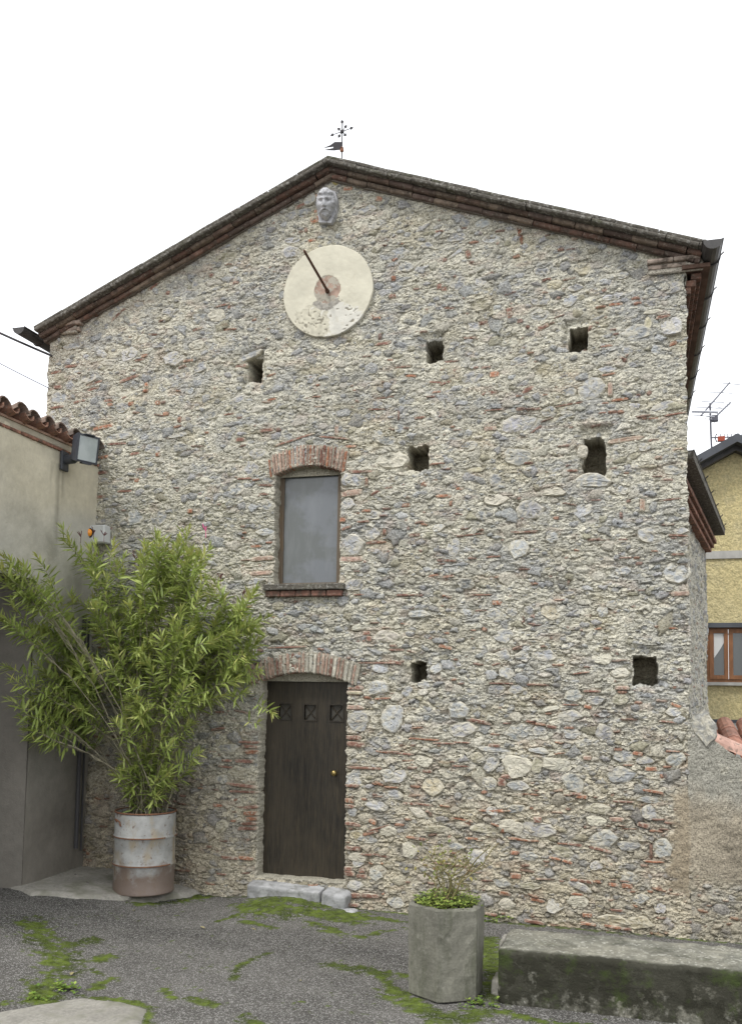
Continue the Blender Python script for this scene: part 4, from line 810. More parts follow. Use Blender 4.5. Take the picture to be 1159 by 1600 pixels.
Q = np.stack([i[:, :-1], j[:, :-1], j[:, 1:], i[:, 1:]], -1).reshape(-1, 4)
ho = link('face', bigmesh('face', V, Q, M_CARVED), hd, (0, -.05, 0), (radians(20), radians(0), radians(7)))
MB().prism([(-.08, -.165), (.05, -.19), (.10, -.10), (.11, .05), (.09, .14), (0, .165), (-.10, .13), (-.105, 0)], -.045, .05, 'y').build('block', M_CARVED, hd, (0, 0, 0))

vx, vzt = W(535, 188, 0.0); _, vzb = W(535, 238, 0.0)
vb = vzb - .02
wv = empty('weather_vane', (vx, 0.0, vb), 'small black iron weather vane with banner and eight-pointed cross on the gable ridge', 'weather vane')
Hh = vzt - vb
MB().tube([(0, 0, -.1), (0, 0, Hh - .02)], .0065, 6).build('pole', M_BLACK, wv)
def pt(px, py): a, b = W(px, py, 0); return (a - vx, b - vb)
bn = [pt(*q) for q in ((533.5, 222), (523, 222), (516, 227), (506.5, 231), (521, 229), (520.5, 231.5), (506.5, 234.5), (522, 235), (533.5, 233.5))]
MB().prism(bn, -.004, .004, 'y').build('banner', M_BLACK, wv)
cx_, cz_ = pt(534.5, 205.5)
hub = MB().lathe([(.001, -.012), (.018, -.009), (.022, 0), (.018, .009), (.001, .012)], 10); hub.build('hub', M_BLACK, wv, (cx_, 0, cz_), rot=(pi / 2, 0, 0))
for (tx_, ty_, L) in ((552, 199, 1), (516, 212, 1), (534.5, 187, 1), (542, 195, .7), (527, 200, .6), (528, 215.5, .7), (541, 213, .6)):
    ex, ez = pt(tx_, ty_); d = Vector((ex - cx_, 0, ez - cz_)); n = Vector((d.z, 0, -d.x)).normalized(); dl_ = d.normalized(); e = Vector((ex, 0, ez))
    m = MB().tube([(cx_, 0, cz_), e - dl_ * .03], .0045, 5)
    q = [e, e - dl_ * .022 + n * .017, e - dl_ * .036 + n * .012, e - dl_ * .03, e - dl_ * .036 - n * .012, e - dl_ * .022 - n * .017]
    m.prism([(p.x, p.z) for p in q], -.003, .003, 'y'); m.build('arrow_arm', M_BLACK, wv)
M_COPPER = material('copper', (.28, .13, .08), rough=.5, metal=.6)
MB().lathe([(.004, .02), (.018, .03), (.022, .045), (.012, .058), (.02, .066), (.006, .08)], 10).build('finial', M_COPPER, wv)

# ------------------------------------------------------------------ ground
def ground_z(x, y): return -.12 + .17 * sstep(-3.9, -5.2, x) + .10 * np.exp(-((np.asarray(x, float) + 3.22) / .48) ** 2 - ((np.asarray(y, float) + .05) / .45) ** 2) + .012 * vnoise(np.asarray(x, float), np.asarray(y, float), 1.5, 1.2, 401) * sstep(0.3, -.5, y)
def gpt(px, py):
    z = -.12
    for _ in range(4):
        x, y = G(px, py, z); z = float(ground_z(x, y))
    return x, y, z
M_ASPH = material('mossy_asphalt', attr=True, rough=.9, spec=.25, layers=[(3, .35, .65, None, .13), (40, .35, .65, None, .18)],
                  speck=(150, .72, .84, (.40, .39, .37), .85), bumps=[(120, .9, .008), (30, .4, .01)])
nt = M_ASPH.node_tree                        # stone chips do not show through the moss
_vm = [n for n in nt.nodes if n.type == 'TEX_VORONOI'][0]; _mu = [l.to_node for l in nt.links if l.from_node.type == 'MAP_RANGE' and l.to_node.type == 'MATH' and l.to_node.operation == 'MULTIPLY'][-1]
_at = [n for n in nt.nodes if n.type == 'ATTRIBUTE'][0]; _sc = nt.nodes.new('ShaderNodeSeparateColor'); nt.links.new(_at.outputs['Color'], _sc.inputs[0])
_sb = nt.nodes.new('ShaderNodeMath'); _sb.operation = 'SUBTRACT'; nt.links.new(_sc.outputs[1], _sb.inputs[0]); nt.links.new(_sc.outputs[2], _sb.inputs[1])
_mr = nt.nodes.new('ShaderNodeMapRange'); _mr.inputs[1].default_value = .02; _mr.inputs[2].default_value = .06; _mr.inputs[3].default_value = .62; _mr.inputs[4].default_value = .12; nt.links.new(_sb.outputs[0], _mr.inputs[0]); nt.links.new(_mr.outputs[0], _mu.inputs[1])
GX0, GX1, GY0, GY1, gr_ = -7.4, 2.6, -4.6, .12, .0145
gx = np.arange(GX0, GX1, gr_); gy = np.arange(GY0, GY1, gr_); X, Y = np.meshgrid(gx, gy)
Zg = ground_z(X, Y) + .0022 * vnoise(X, Y, .03, .03, 411) + .0015 * vnoise(X, Y, .015, .015, 412) + .004 * vnoise(X, Y, .3, .3, 413)
col = np.ones(X.shape + (3,)) * np.array((.088, .083, .075)); col *= (1 + .22 * vnoise(X, Y, .9, .5, 416) + .16 * vnoise(X, Y, .4, .25, 414) + .10 * vnoise(X, Y, .12, .1, 415))[..., None]
# moss along joints, cracks and edges: pixel tracks of the photograph laid out on the ground
def track(pts): return [gpt(*p)[:2] for p in pts]
moss = np.zeros(X.shape)
nn = .42 * vnoise(X, Y, .09, .07, 421) + .5 * vnoise(X, Y, .038, .034, 422) + .3 * vnoise(X, Y, .25, .2, 423) + .42 * vnoise(X, Y, .019, .017, 424)
for pts, w_ in (([(45, 1440), (75, 1480), (100, 1500)], .10), ([(100, 1498), (70, 1535), (60, 1560), (75, 1570)], .10), ([(70, 1530), (140, 1515)], .035), ([(100, 1480), (150, 1468)], .04),
                ([(140, 1515), (175, 1530), (150, 1545)], .03), ([(120, 1556), (200, 1565), (232, 1575), (228, 1600), (215, 1640)], .028), ([(0, 1572), (60, 1562), (110, 1556)], .035), ([(150, 1500), (175, 1495)], .05),
                ([(215, 1412), (270, 1410), (335, 1398)], .045), ([(400, 1412), (450, 1418), (520, 1430), (560, 1432)], .13), ([(430, 1406), (500, 1415)], .06), ([(560, 1428), (625, 1440)], .05),
                ([(363, 1530), (375, 1510), (425, 1488)], .022), ([(520, 1508), (600, 1520), (636, 1525)], .05), ([(612, 1545), (640, 1570), (680, 1590), (720, 1592), (760, 1580)], .065), ([(600, 1530), (625, 1560)], .05),
                ([(755, 1470), (775, 1520), (770, 1560)], .09), ([(770, 1580), (860, 1600)], .04), ([(380, 1440), (430, 1450)], .03), ([(300, 1560), (330, 1572)], .03), ([(255, 1545), (270, 1560)], .03),
                ([(480, 1440), (540, 1460)], .05), ([(560, 1465), (630, 1450)], .03), ([(340, 1440), (380, 1425)], .02), ([(380, 1590), (400, 1600)], .04), ([(860, 1598), (960, 1612)], .05)):
    d = seg_dist(X, Y, track(pts)); moss = np.maximum(moss, sstep(.30, .85, 1.15 - d / (w_ * 1.9) + 1.05 * nn))
base_m = sstep(.12, 0, -Y) * sstep(-4.1, -3.9, X) ; moss = np.maximum(moss, sstep(.4, .8, base_m * .8 + .6 * nn) * .8)
moss = np.maximum(moss, sstep(.80, 1.0, nn + .12 * vnoise(X, Y, .8, .8, 424) + .1 * sstep(-3.6, -2.4, X)) * .8)
mc = np.array((.076, .104, .013)) * (1 + .45 * vnoise(X, Y, .05, .05, 425) + .4 * vnoise(X, Y, .022, .02, 426))[..., None]
mc = mc * (1 - .45 * sstep(.0, .7, vnoise(X, Y, .3, .25, 427)))[..., None]
col = col * (1 - moss[..., None]) + mc * moss[..., None]
Zg = Zg + moss * (.005 + .003 * vnoise(X, Y, .03, .03, 428))
V = np.stack([X, Y, Zg], -1).reshape(-1, 3); i = np.arange(X.size).reshape(X.shape)
Q = np.stack([i[:-1, :-1], i[:-1, 1:], i[1:, 1:], i[1:, :-1]], -1).reshape(-1, 4)
go = link('asphalt_yard', bigmesh('asphalt_yard', V, Q, M_ASPH, col.reshape(-1, 3))); tag(go, 'grey asphalt yard with green moss in its cracks', kind='structure')
M_EARTH = material('far_ground', (.10, .097, .09), rough=.95, layers=[(1.5, .35, .65, None, .2)], bumps=[(30, .4, .01)])
gd = MB(); gd.v = [(-600, -600, -.165), (600, -600, -.165), (600, 900, -.165), (-600, 900, -.165)]; gd.f = [(0, 1, 2, 3)]
tag(gd.build('ground', M_EARTH), kind='structure', label='ground beyond the yard')

# concrete apron at the foot of the left building and the pale patch in the front corner
M_CONC = material('worn_concrete', (.30, .285, .25), rough=.92, layers=[(2.5, .35, .65, None, .22), (5, .50, .66, (.13, .13, .09), .7), (40, .35, .65, None, .15), (110, .64, .7, (.08, .075, .06), .6)], bumps=[(12, .4, .02), (80, .6, .006)])
def slab(name, pxs, thick, mat, seed, label, top=None):
    P = [gpt(*p) for p in pxs]; cx = sum(p[0] for p in P) / len(P); cy = sum(p[1] for p in P) / len(P)
    poly = np.array([(p[0], p[1]) for p in P]); x0, y0 = poly.min(0); x1, y1 = poly.max(0)
    X, Y = np.meshgrid(np.arange(x0 - .05, x1 + .05, .02), np.arange(y0 - .05, y1 + .05, .02))
    ins = np.zeros(X.shape, bool); n = len(poly); j = n - 1
    Xw = X + .02 * vnoise(X, Y, .15, .15, seed) ; Yw = Y + .02 * vnoise(X, Y, .15, .15, seed + 1)
    for i in range(n):
        xi, yi = poly[i]; xj, yj = poly[j]
        ins ^= ((yi > Yw) != (yj > Yw)) & (Xw < (xj - xi) * (Yw - yi) / (yj - yi + 1e-9) + xi); j = i
    d = seg_dist(Xw, Yw, [tuple(p) for p in poly] + [tuple(poly[0])]); d = np.where(ins, d, -d)
    Zs = ground_z(X, Y) + thick * sstep(-.02, .06, d) - .03 * sstep(0, -.03, d) + .006 * vnoise(X, Y, .25, .2, seed + 2) + .002 * vnoise(X, Y, .04, .04, seed + 3)
    V = np.stack([X, Y, Zs], -1).reshape(-1, 3); k = np.arange(X.size).reshape(X.shape)
    kp = (d > -.04)[:-1, :-1]; Q = np.stack([k[:-1, :-1], k[:-1, 1:], k[1:, 1:], k[1:, :-1]], -1)[kp]
    o = link(name, bigmesh(name, V, Q, mat)); return tag(o, label, kind='structure')
slab('concrete_apron', [(-200, 1300), (51, 1372), (130, 1340), (345, 1385), (300, 1401), (232, 1410), (120, 1404), (50, 1400), (0, 1380), (-200, 1340)], .035, M_CONC, 431, 'worn concrete apron under the drum')
slab('concrete_patch', [(-60, 1590), (40, 1575), (130, 1560), (190, 1566), (228, 1578), (222, 1610), (160, 1700), (-80, 1700)], .02, M_CONC, 441, 'pale concrete patch in the front corner')

# door steps
M_STEP = material('grey_step_stone', (.33, .33, .33), rough=.9, layers=[(6, .35, .65, None, .25), (14, .50, .66, (.17, .17, .155), .7)], bumps=[(15, .6, .02), (70, .6, .006)])
def rock(name, x0, x1, y0, y1, z0, z1, seed, mat, label, cat, parent=None, res=.02, amp=.010, rnd=.03):
    """rounded, chipped block"""
    cx, cy = (x0 + x1) / 2, (y0 + y1) / 2; a, b, c = (x1 - x0) / 2, (y1 - y0) / 2, (z1 - z0) / 2
    m = bpy.data.meshes.new(name); import bmesh
    bm = bmesh.new(); bmesh.ops.create_cube(bm, size=2)
    bmesh.ops.subdivide_edges(bm, edges=bm.edges[:], cuts=max(6, int(max(a, b) / res)), use_grid_fill=True)
    V = np.array([v.co[:] for v in bm.verts]); P = V * (a, b, c)
    q = np.clip(P, [-(a - rnd), -(b - rnd), -(c - rnd)], [a - rnd, b - rnd, c - rnd]); d = P - q; l = np.linalg.norm(d, axis=1, keepdims=True) + 1e-9
    P = q + d / l * np.minimum(l, rnd)
    n = d / l
    sA = P[:, 0] + P[:, 2] * .7; sB = P[:, 1] + P[:, 2] * .9
    P = P + n * (amp * vnoise(sA, sB, .10, .08, seed) + amp * .5 * vnoise(sA, sB, .035, .03, seed + 1))[:, None]
    for v, p in zip(bm.verts, P): v.co = p
    bm.to_mesh(m); bm.free(); m.materials.append(mat)
    for p in m.polygons: p.use_smooth = True
    o = bpy.data.objects.new(name, m); C.objects.link(o); o.location = (cx, cy, (z0 + z1) / 2)
    if parent: o.parent = parent
    if label: tag(o, label, cat)
    return o
sx0 = W(386, 1385, -.12)[0]; sxm = W(497, 1395, -.2)[0]; sx1 = W(536, 1395, -.2)[0]; zt_ = W(470, 1380, -.1)[1]
zt_ = W(450, 1388, -.12)[1]
o = rock('door_step', sx0, sxm - .008, -.125, .14, -.16, zt_ + .02, 501, M_STEP, 'long pale grey stone step below the dark wooden door', 'doorstep', rnd=.022, amp=.007)
o.rotation_euler = (radians(9), radians(1.2), radians(-1.5))
o = rock('door_step', sxm + .004, sx1 + .01, -.15, .10, -.16, zt_ + .005, 507, M_STEP, 'short rough stone block at right end of the door step', 'doorstep', rnd=.03, amp=.012); o.rotation_euler = (radians(8), radians(6), 0)
gx_, gy_, gz_ = gpt(538, 1417)
o = rock('loose_stone', gx_ - .15, gx_ + .15, -.20, -.07, -.15, -.085, 513, M_STEP, 'flat loose stone on the moss right of the door step', 'stone', rnd=.03, amp=.012); o.rotation_euler = (0, 0, radians(-8))

# ------------------------------------------------------------------ left building
LBX = -5.56
lb = empty('plastered_outbuilding', (LBX, -2, 0), 'cream and grey plastered building with curved roof tiles at the left edge', 'building')
LO = (LBX, -2, 0)
def lpart(name, mb, mat, col=None, smooth=False, parent=lb, off=LO): return mb.build(name, mat, parent, (-off[0], -off[1], -off[2]), smooth, col)
def plaster_face(name, y0, y1, z0, z1, hole=None, res=.03):
    ys = np.arange(y0, y1 + res / 2, res); zs = np.arange(z0, z1 + res / 2, res); Yp, Zp = np.meshgrid(ys, zs)
    D = .008 * vnoise(Yp, Zp, .5, .5, 601) + .002 * vnoise(Yp, Zp, .08, .08, 602)
    V = np.stack([LBX + D, Yp, Zp], -1)
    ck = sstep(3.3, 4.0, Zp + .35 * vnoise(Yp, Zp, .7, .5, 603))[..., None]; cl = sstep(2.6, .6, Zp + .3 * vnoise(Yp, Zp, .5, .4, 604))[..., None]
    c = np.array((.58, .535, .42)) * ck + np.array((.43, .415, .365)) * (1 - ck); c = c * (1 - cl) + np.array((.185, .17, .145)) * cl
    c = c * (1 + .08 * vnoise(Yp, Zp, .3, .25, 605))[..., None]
    # water runs below the floodlight bracket
    for yr, wr, zb in ((-.80, .014, 3.75), (-.70, .03, 3.2), (-.62, .02, 3.6)):
        r = np.exp(-((Yp - yr - .01 * vnoise(Yp * 0, Zp, 1, .2, 606)) / wr) ** 2) * sstep(zb, zb + .5, Zp) * (Zp < 4.2)
        c = c * (1 - .4 * r[..., None])
    i = np.arange(Yp.size).reshape(Yp.shape); Q = np.stack([i[:-1, :-1], i[:-1, 1:], i[1:, 1:], i[1:, :-1]], -1)
    if hole is not None:
        Yc = (Yp[:-1, :-1] + res / 2); Zc = (Zp[:-1, :-1] + res / 2); Q = Q[~((Yc < hole[0]) & (Zc < hole[1]))]
    else: Q = Q.reshape(-1, 4)
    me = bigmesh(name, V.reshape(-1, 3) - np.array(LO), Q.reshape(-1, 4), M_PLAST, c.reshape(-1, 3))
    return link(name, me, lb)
JY = XP(52, 1130, LBX)[0]; JZ = XP(52, 905, LBX)[1]
JY = round((JY - .05) / .03) * .03
plaster_face('wall', JY - 3.0, .05, -.15 - .0, 4.42, hole=(JY, JZ))
JZ = -.15 + math.ceil((JZ + .15) / .03 - .5) * .03
j = MB().box(LBX - 1.6, LBX - .012, JY + .0, JY + .5, -.2, JZ + .02)
lpart('door_jamb', j, M_PLAST, (.20, .185, .16))
lpart('lintel', MB().box(LBX - .45, LBX - .012, JY - 3.0, JY, JZ + .002, JZ + .35), M_PLAST, (.22, .205, .175))
M_GARAGE = material('dark_garage_door', (.05, .045, .04), rough=.7)
lpart('garage_door', MB().box(LBX - .75, LBX - .70, JY - 3.0, JY, -.2, JZ + .02), M_GARAGE)
lpart('back_wall', MB().box(LBX - 4, LBX - .03, .02, .1, -.2, 4.3), M_PLAST, (.3, .28, .23))
M_PIPE = material('grey_conduit', (.06, .058, .06), rough=.6)
py_ = XP(118, 1250, LBX)[0]
c = MB(); c.tube([(LBX + .03, py_, .30), (LBX + .03, py_, 2.7)], .022, 8)
lpart('conduit', c, M_PIPE)
lpart('conduit', MB().tube([(LBX + .02, py_ + .10, .26), (LBX + .02, py_ + .10, 2.7)], .010, 6), M_PIPE)
# eaves: thin brick course, mortar, curved tiles
y = JY - 2.5; eb = MB()
while y < -.02:
    l = .24 * random.uniform(.9, 1.1)
    lpart('eave_brick', MB().box(LBX - .05, LBX + .018, y, min(y + l - .008, 0), 4.345, 4.375, .004), M_CORN, np.array((.34, .17, .12)) * random.uniform(.8, 1.1)); y += l
lpart('eave_mortar', MB().box(LBX - .3, LBX + .004, JY - 3, -.03, 4.376, 4.46, .01), M_PLAST, (.42, .38, .30))
up = curved_tile(up=True, r0=.088, r1=.07); dn = curved_tile(up=False, r0=.07, r1=.088)
mu = mesh('roof_tile', up.v, up.f, M_TERRA, (.20, .145, .115)); mu2 = mesh('roof_tile', up.v, up.f, M_TERRA, (.15, .12, .10)); md = mesh('roof_tile', dn.v, dn.f, M_TERRA, (.24, .13, .09))
pitch = radians(15)
def ltile(me, x, y, z):
    o = bpy.data.objects.new('roof_tile', me); C.objects.link(o); o.parent = lb
    o.rotation_euler = (random.uniform(-.05, .05), pitch + random.uniform(-.03, .03), pi + random.uniform(-.04, .04)); o.location = (x - LO[0], y - LO[1], z - LO[2])
yy0 = -.10
for cidx in range(16):
    y = yy0 - cidx * .215
    for r in range(3):
        x = LBX + .10 - r * .36; z = 4.545 + r * .36 * tan(pitch) + random.uniform(-.006, .006)
        ltile(random.choice([mu, mu2, mu]), x - random.uniform(0, .03), y, z - .005)
        ltile(md, x - .02, y - .107, z - .0)
sl_ = MB(); sl_.add([(LBX + .02, JY - 3, 4.462), (LBX + .02, -.02, 4.462), (LBX - 4, -.02, 4.462 + 4 * tan(pitch)), (LBX - 4, JY - 3, 4.462 + 4 * tan(pitch)),
                     (LBX - 4, -.02, 4.2), (LBX - 4, JY - 3, 4.2), (LBX + .02, -.02, 4.44), (LBX + .02, JY - 3, 4.44)], [(0, 1, 2, 3), (1, 6, 4, 2), (7, 0, 3, 5), (6, 7, 5, 4), (0, 7, 6, 1)])
lpart('roof_deck', sl_, M_PLAST, (.3, .2, .15))

# floodlight
M_FL = material('charcoal_paint', (.05, .054, .065), rough=.45, spec=.45, layers=[(12, .4, .6, None, .12)])
M_FLG = material('floodlight_glass', (.42, .46, .46), rough=.12, spec=.6, layers=[(4, .45, .6, (.30, .34, .34), .6)])
fy, fz = XP(98, 718, LBX)
fl = empty('floodlight', (LBX + .01, fy, fz), 'dark grey rectangular floodlight bracketed to the plastered wall by the eave', 'floodlight')
MB().box(0, .03, -.06, .06, -.12, .08, .008).build('mounting_plate', M_FL, fl)
MB().tube([(.02, 0, -.01), (.12, 0, 0), (.16, 0, .03)], [.045, .05, .045], 12).build('bracket', M_FL, fl)
Rt = Matrix.Rotation(radians(-24), 4, 'Z') @ Matrix.Rotation(radians(8), 4, 'Y')
hm = MB()
prof = [(-.17, .05, .05), (-.10, .115, .13), (.0, .135, .155), (.05, .14, .16)]
vv = []
prof = [(a * .88, b * .88, c_ * .88) for a, b, c_ in prof]
for xq, wy, wz in prof: vv += [(xq, -wy, -wz), (xq, wy, -wz), (xq, wy, wz), (xq, -wy, wz)]
ff = [(0, 1, 2, 3)] + [(i * 4 + k, i * 4 + (k + 1) % 4, (i + 1) * 4 + (k + 1) % 4, (i + 1) * 4 + k) for i in range(3) for k in range(4)]
vv += [(.048, -.104, -.121), (.048, .104, -.121), (.048, .104, .121), (.048, -.104, .121)]; ff += [(12 + k, 12 + (k + 1) % 4, 16 + (k + 1) % 4, 16 + k) for k in range(4)]
vv += [(.028, -.104, -.121), (.028, .104, -.121), (.028, .104, .121), (.028, -.104, .121)]; ff += [(16 + k, 16 + (k + 1) % 4, 20 + (k + 1) % 4, 20 + k) for k in range(4)] + [(20, 21, 22, 23)]
hm.add(vv, ff); hm.box(.0, .07, -.055, .055, .137, .146); hm.box(.0, .055, -.05, .055, -.153, -.139)
hpos = (.27, -.02, .085)
ho = hm.build('housing', M_FL, fl, hpos); ho.rotation_euler = Rt.to_euler()
gl = MB().box(.036, .042, -.1035, .1035, -.1205, .1205).build('glass', M_FLG, ho)

# alarm box
ax0, az1 = W(127, 822, -.09); ax1, az0 = W(165, 848, -.09)
M_WHITEP = material('white_plastic', (.55, .56, .55), rough=.5); M_ORANGE = material('orange_lens', (.85, .30, .02), rough=.25, spec=.6)
ab = empty('alarm_box', ((ax0 + ax1) / 2, -.04, az0), 'white alarm siren box with orange lamp on the stone wall above the oleander', 'alarm box')
MB().box(-(ax1 - ax0) / 2, (ax1 - ax0) / 2, -.08, .05, 0, az1 - az0, .012).build('case', M_WHITEP, ab)
lx, lz = W(137, 832, -.15)
MB().lathe([(.045, 0), (.045, .02), (.036, .035), (.015, .045), (.001, .047)], 18).build('lamp', M_ORANGE, ab, (lx - (ax0 + ax1) / 2, -.08, lz - az0), True, rot=(pi / 2, 0, 0))
MB().lathe([(.055, 0), (.055, .012), (.045, .012)], 18).build('lamp_ring', M_BLACK, ab, (lx - (ax0 + ax1) / 2, -.08, lz - az0), rot=(pi / 2, 0, 0))

# overhead cables
def cable(p0, p1, sag, r, mat, name, label):
    P0, P1 = Vector(p0), Vector(p1); pts = [P0.lerp(P1, t) - Vector((0, 0, sag * 4 * t * (1 - t))) for t in np.linspace(0, 1, 14)]
    o = MB().tube([p - P0 for p in pts], r, 5).build(name, mat, None, P0); tag(o, label, 'cable'); return o
a = W(82, 556, -.03); b = W(-260, 385, -.6)
cable((a[0], -.03, a[1]), (b[0], -.6, b[1]), .05, .014, M_BLACK, 'overhead_cable', 'thick black cable running down to the church wall below the gutter')
a = W(79, 606, -.0); b = W(-260, 420, -.4)
M_CBL = material('pale_cable', (.16, .17, .22), rough=.6)
cable((a[0] - .02, .0, a[1]), (b[0], -.4, b[1]), .04, .006, M_CBL, 'overhead_cable', 'thin grey cable, the lower one at the left of the church')

# ------------------------------------------------------------------ garden wall, low roof
M_PLW = material('tan_render', attr=True, rough=.95, spec=.15, layers=[(5, .35, .65, None, .16), (20, .35, .65, None, .12), (14, .60, .70, (.14, .12, .09), .4)], bumps=[(14, .6, .02), (60, .6, .008)])
gw = empty('garden_wall', (1.3, 0.05, -.12), 'low tan rendered wall running right from the foot of the church', 'wall')
X, Z, Hh2, c, _l, _a, _b = rubble(XR - .02, 2.4, -.2, 1.78, .0105, 301, listed=False, nst=420, nch=2200, nbr=110, upper=(2.2, 3.0))
pm2 = plaster_mask(X, Z * .72); smo = .016 + .014 * vnoise(X, Z, .4, .3, 61) + .006 * vnoise(X, Z, .09, .06, 68) + .003 * vnoise(X, Z, .03, .03, 63) + .002 * vnoise(X, Z, .018, .018, 60)
Hh2 = Hh2 * (1 - pm2) + smo * pm2
pcol = PLW * (1 + .22 * vnoise(X, Z, .3, .2, 64) + .12 * vnoise(X, Z, .07, .05, 65))[..., None]
pg = sstep(.95, 1.25, Z + .3 * (X - .5) + .08 * vnoise(X, Z, .1, .1, 66))[..., None]; pcol = pcol * (1 - pg) + np.array((.38, .365, .31)) * pg
lowshade2 = (sstep(2.2, .2, Z) * .45)[..., None]; c = c * (1 - lowshade2) + c * np.array((.74, .655, .51)) * lowshade2  # browner rubble with painted shade towards the foot, as on the gable
c = c * (1 - pm2[..., None]) + pcol * pm2[..., None]
topz = np.interp(X, [.47, W(1118, 1160)[0], W(1159, 1188)[0], 2.4], [W(1080, 1118)[1], W(1118, 1160)[1], W(1159, 1188)[1], W(1159, 1188)[1] - .12]) + .012 * vnoise(X, Z * 0, .08, 1, 67)
V = np.stack([X, -Hh2, np.minimum(Z, topz)], -1).reshape(-1, 3) - np.array((1.3, .05, -.12)); i = np.arange(X.size).reshape(X.shape)
kp = (Z[:-1, :-1] < topz[:-1, :-1]); Q = np.stack([i[:-1, :-1], i[:-1, 1:], i[1:, 1:], i[1:, :-1]], -1)[kp]
link('face', bigmesh('face', V, Q, M_RUB, c.reshape(-1, 3) * .95, smooth=False), gw)
bk = MB(); tp = [(.47, W(1080, 1118)[1]), (W(1118, 1160)[0], W(1118, 1160)[1]), (W(1159, 1188)[0], W(1159, 1188)[1]), (2.4, W(1159, 1188)[1] - .12)]
bk.prism([(2.4, -.2), (.47, -.2)] + [(a, b - .012) for a, b in tp], .0, .26, 'y'); bk.v = [(a - 1.3, b - .05, c_ + .12) for a, b, c_ in bk.v]
bk.build('core', M_PLW, gw, col=(.34, .31, .25))
a, b = W(1098, 1128), W(1108, 1165)
v, f = lump(.085, .15, .35, 2.6, .012, .05, -.1, 18, rl, rough=.004, back=.02)
link('coping_stone', mesh('coping_stone', v, f, M_STONE, (.30, .295, .27)), gw, (W(1100, 1138)[0] - 1.3, -.07, W(1100, 1138)[1] + .12))
lr = empty('tiled_lean_to', (1.6, .8, 1.4), 'low lean-to roof of pink and orange tiles behind the rendered wall', 'roof')
tt = curved_tile(L=.5, r0=.09, r1=.08); mt = [mesh('roof_tile', tt.v, tt.f, M_TERRA, np.array(c_)) for c_ in ((.36, .17, .12), (.40, .21, .15), (.30, .16, .12))]
td = curved_tile(L=.5, r0=.08, r1=.09, up=False); mtd = mesh('roof_tile', td.v, td.f, M_TERRA, (.40, .17, .11))
for cx_i in range(11):
    for r in range(3):
        y = .42 + r * .38; x = .72 + cx_i * .19; z = 1.45 + r * .07
        for me_, dx, dz in ((random.choice(mt), 0, .0), (mtd, .095, .01)):
            o = bpy.data.objects.new('roof_tile', me_); C.objects.link(o); o.parent = lr
            o.rotation_euler = (0, radians(-10.5), pi / 2); o.location = (x + dx - 1.6, y - .8, z + dz - 1.4)
big = curved_tile(L=.62, r0=.10, r1=.085, n=9); mb_ = mesh('ridge_tile', big.v, big.f, M_TERRA, (.46, .29, .235))
ra, rb = W(1112, 1152, .2), W(1175, 1178, .2)
an = math.atan2(ra[1] - rb[1], rb[0] - ra[0])
for k in range(4):
    o = bpy.data.objects.new('ridge_tile', mb_); C.objects.link(o); o.parent = lr
    o.location = (ra[0] + k * .55 * cos(an) - 1.6, .20 - .8, ra[1] - k * .55 * sin(an) - .055 - 1.4); o.rotation_euler = (0, an, 0)

# ------------------------------------------------------------------ yellow house
YH = 10.0
yh = empty('yellow_house', (2, YH, -.16), 'yellow stucco house with brown window behind the church at right', 'house')
HB = (2, YH, -.16)
def hp(name, mb, mat, col=None, parent=yh, off=HB): return mb.build(name, mat, parent, (-off[0], -off[1], -off[2]), False, col)
M_YEL = material('yellow_stucco', (.60, .51, .27), rough=.95, layers=[(.9, .4, .65, (.55, .49, .31), .5), (5, .55, .70, (.42, .38, .26), .35), (22, .4, .6, None, .16)], bumps=[(14, 1, .05), (40, .8, .02)])
M_BAND = material('grey_band', (.42, .41, .38), rough=.9, layers=[(3, .4, .65, None, .15)])
M_FASC = material('dark_fascia', (.075, .08, .09), rough=.6, layers=[(2, .4, .6, None, .15)])
M_BWOOD = material('brown_window_wood', (.22, .10, .045), rough=.5, layers=[(20, .4, .6, None, .15, (1, 1, .2))])
M_HGL = material('house_glass', (.05, .055, .05), rough=.08, spec=.9)
rid = W(1147, 690, YH); lft = W(1080, 727, YH); sl2 = (rid[1] - lft[1]) / (rid[0] - lft[0])
hw = 4.6
zb1, zb2 = W(1130, 1066, YH)[1], W(1130, 978, YH)[1]
wx0 = W(1103, 1020, YH)[0]; wxm = W(1137, 1020, YH)[0]; wx1 = wx0 + (wxm - wx0) * 2.05
wallp = MB(); zr = rid[1] - .22
def gz2(x): return zr - abs(x - rid[0]) * sl2
xl_, xr_ = rid[0] - hw, rid[0] + hw
wallp.prism([(xl_, -.2), (wx0, -.2), (wx0, gz2(wx0)), (xl_, gz2(xl_))], YH, YH + .3, 'y')
wallp.prism([(wx1, -.2), (xr_, -.2), (xr_, gz2(xr_)), (wx1, gz2(wx1))], YH, YH + .3, 'y')
wallp.prism([(wx0, -.2), (wx1, -.2), (wx1, zb1), (wx0, zb1)], YH, YH + .3, 'y')
pp = [(wx0, zb2), (wx1, zb2), (wx1, gz2(wx1))] + ([(rid[0], zr)] if wx0 < rid[0] < wx1 else []) + [(wx0, gz2(wx0))]
wallp.prism(pp, YH, YH + .3, 'y'); wallp.box(xl_, xl_ + .3, YH + .3, YH + 9, -.2, gz2(xl_)); wallp.box(xr_ - .3, xr_, YH + .3, YH + 9, -.2, gz2(xr_))
hp('wall', wallp, M_YEL)
z_a, z_b = W(1130, 861, YH)[1], W(1130, 873, YH)[1]
hp('string_band', MB().box(xl_, xr_, YH - .03, YH, z_b, z_a), M_BAND)
z_a, z_b = W(1130, 1124, YH)[1], W(1130, 1129, YH)[1]
hp('base_strip', MB().box(xl_, xr_, YH - .05, YH, z_b, z_a), M_FASC)
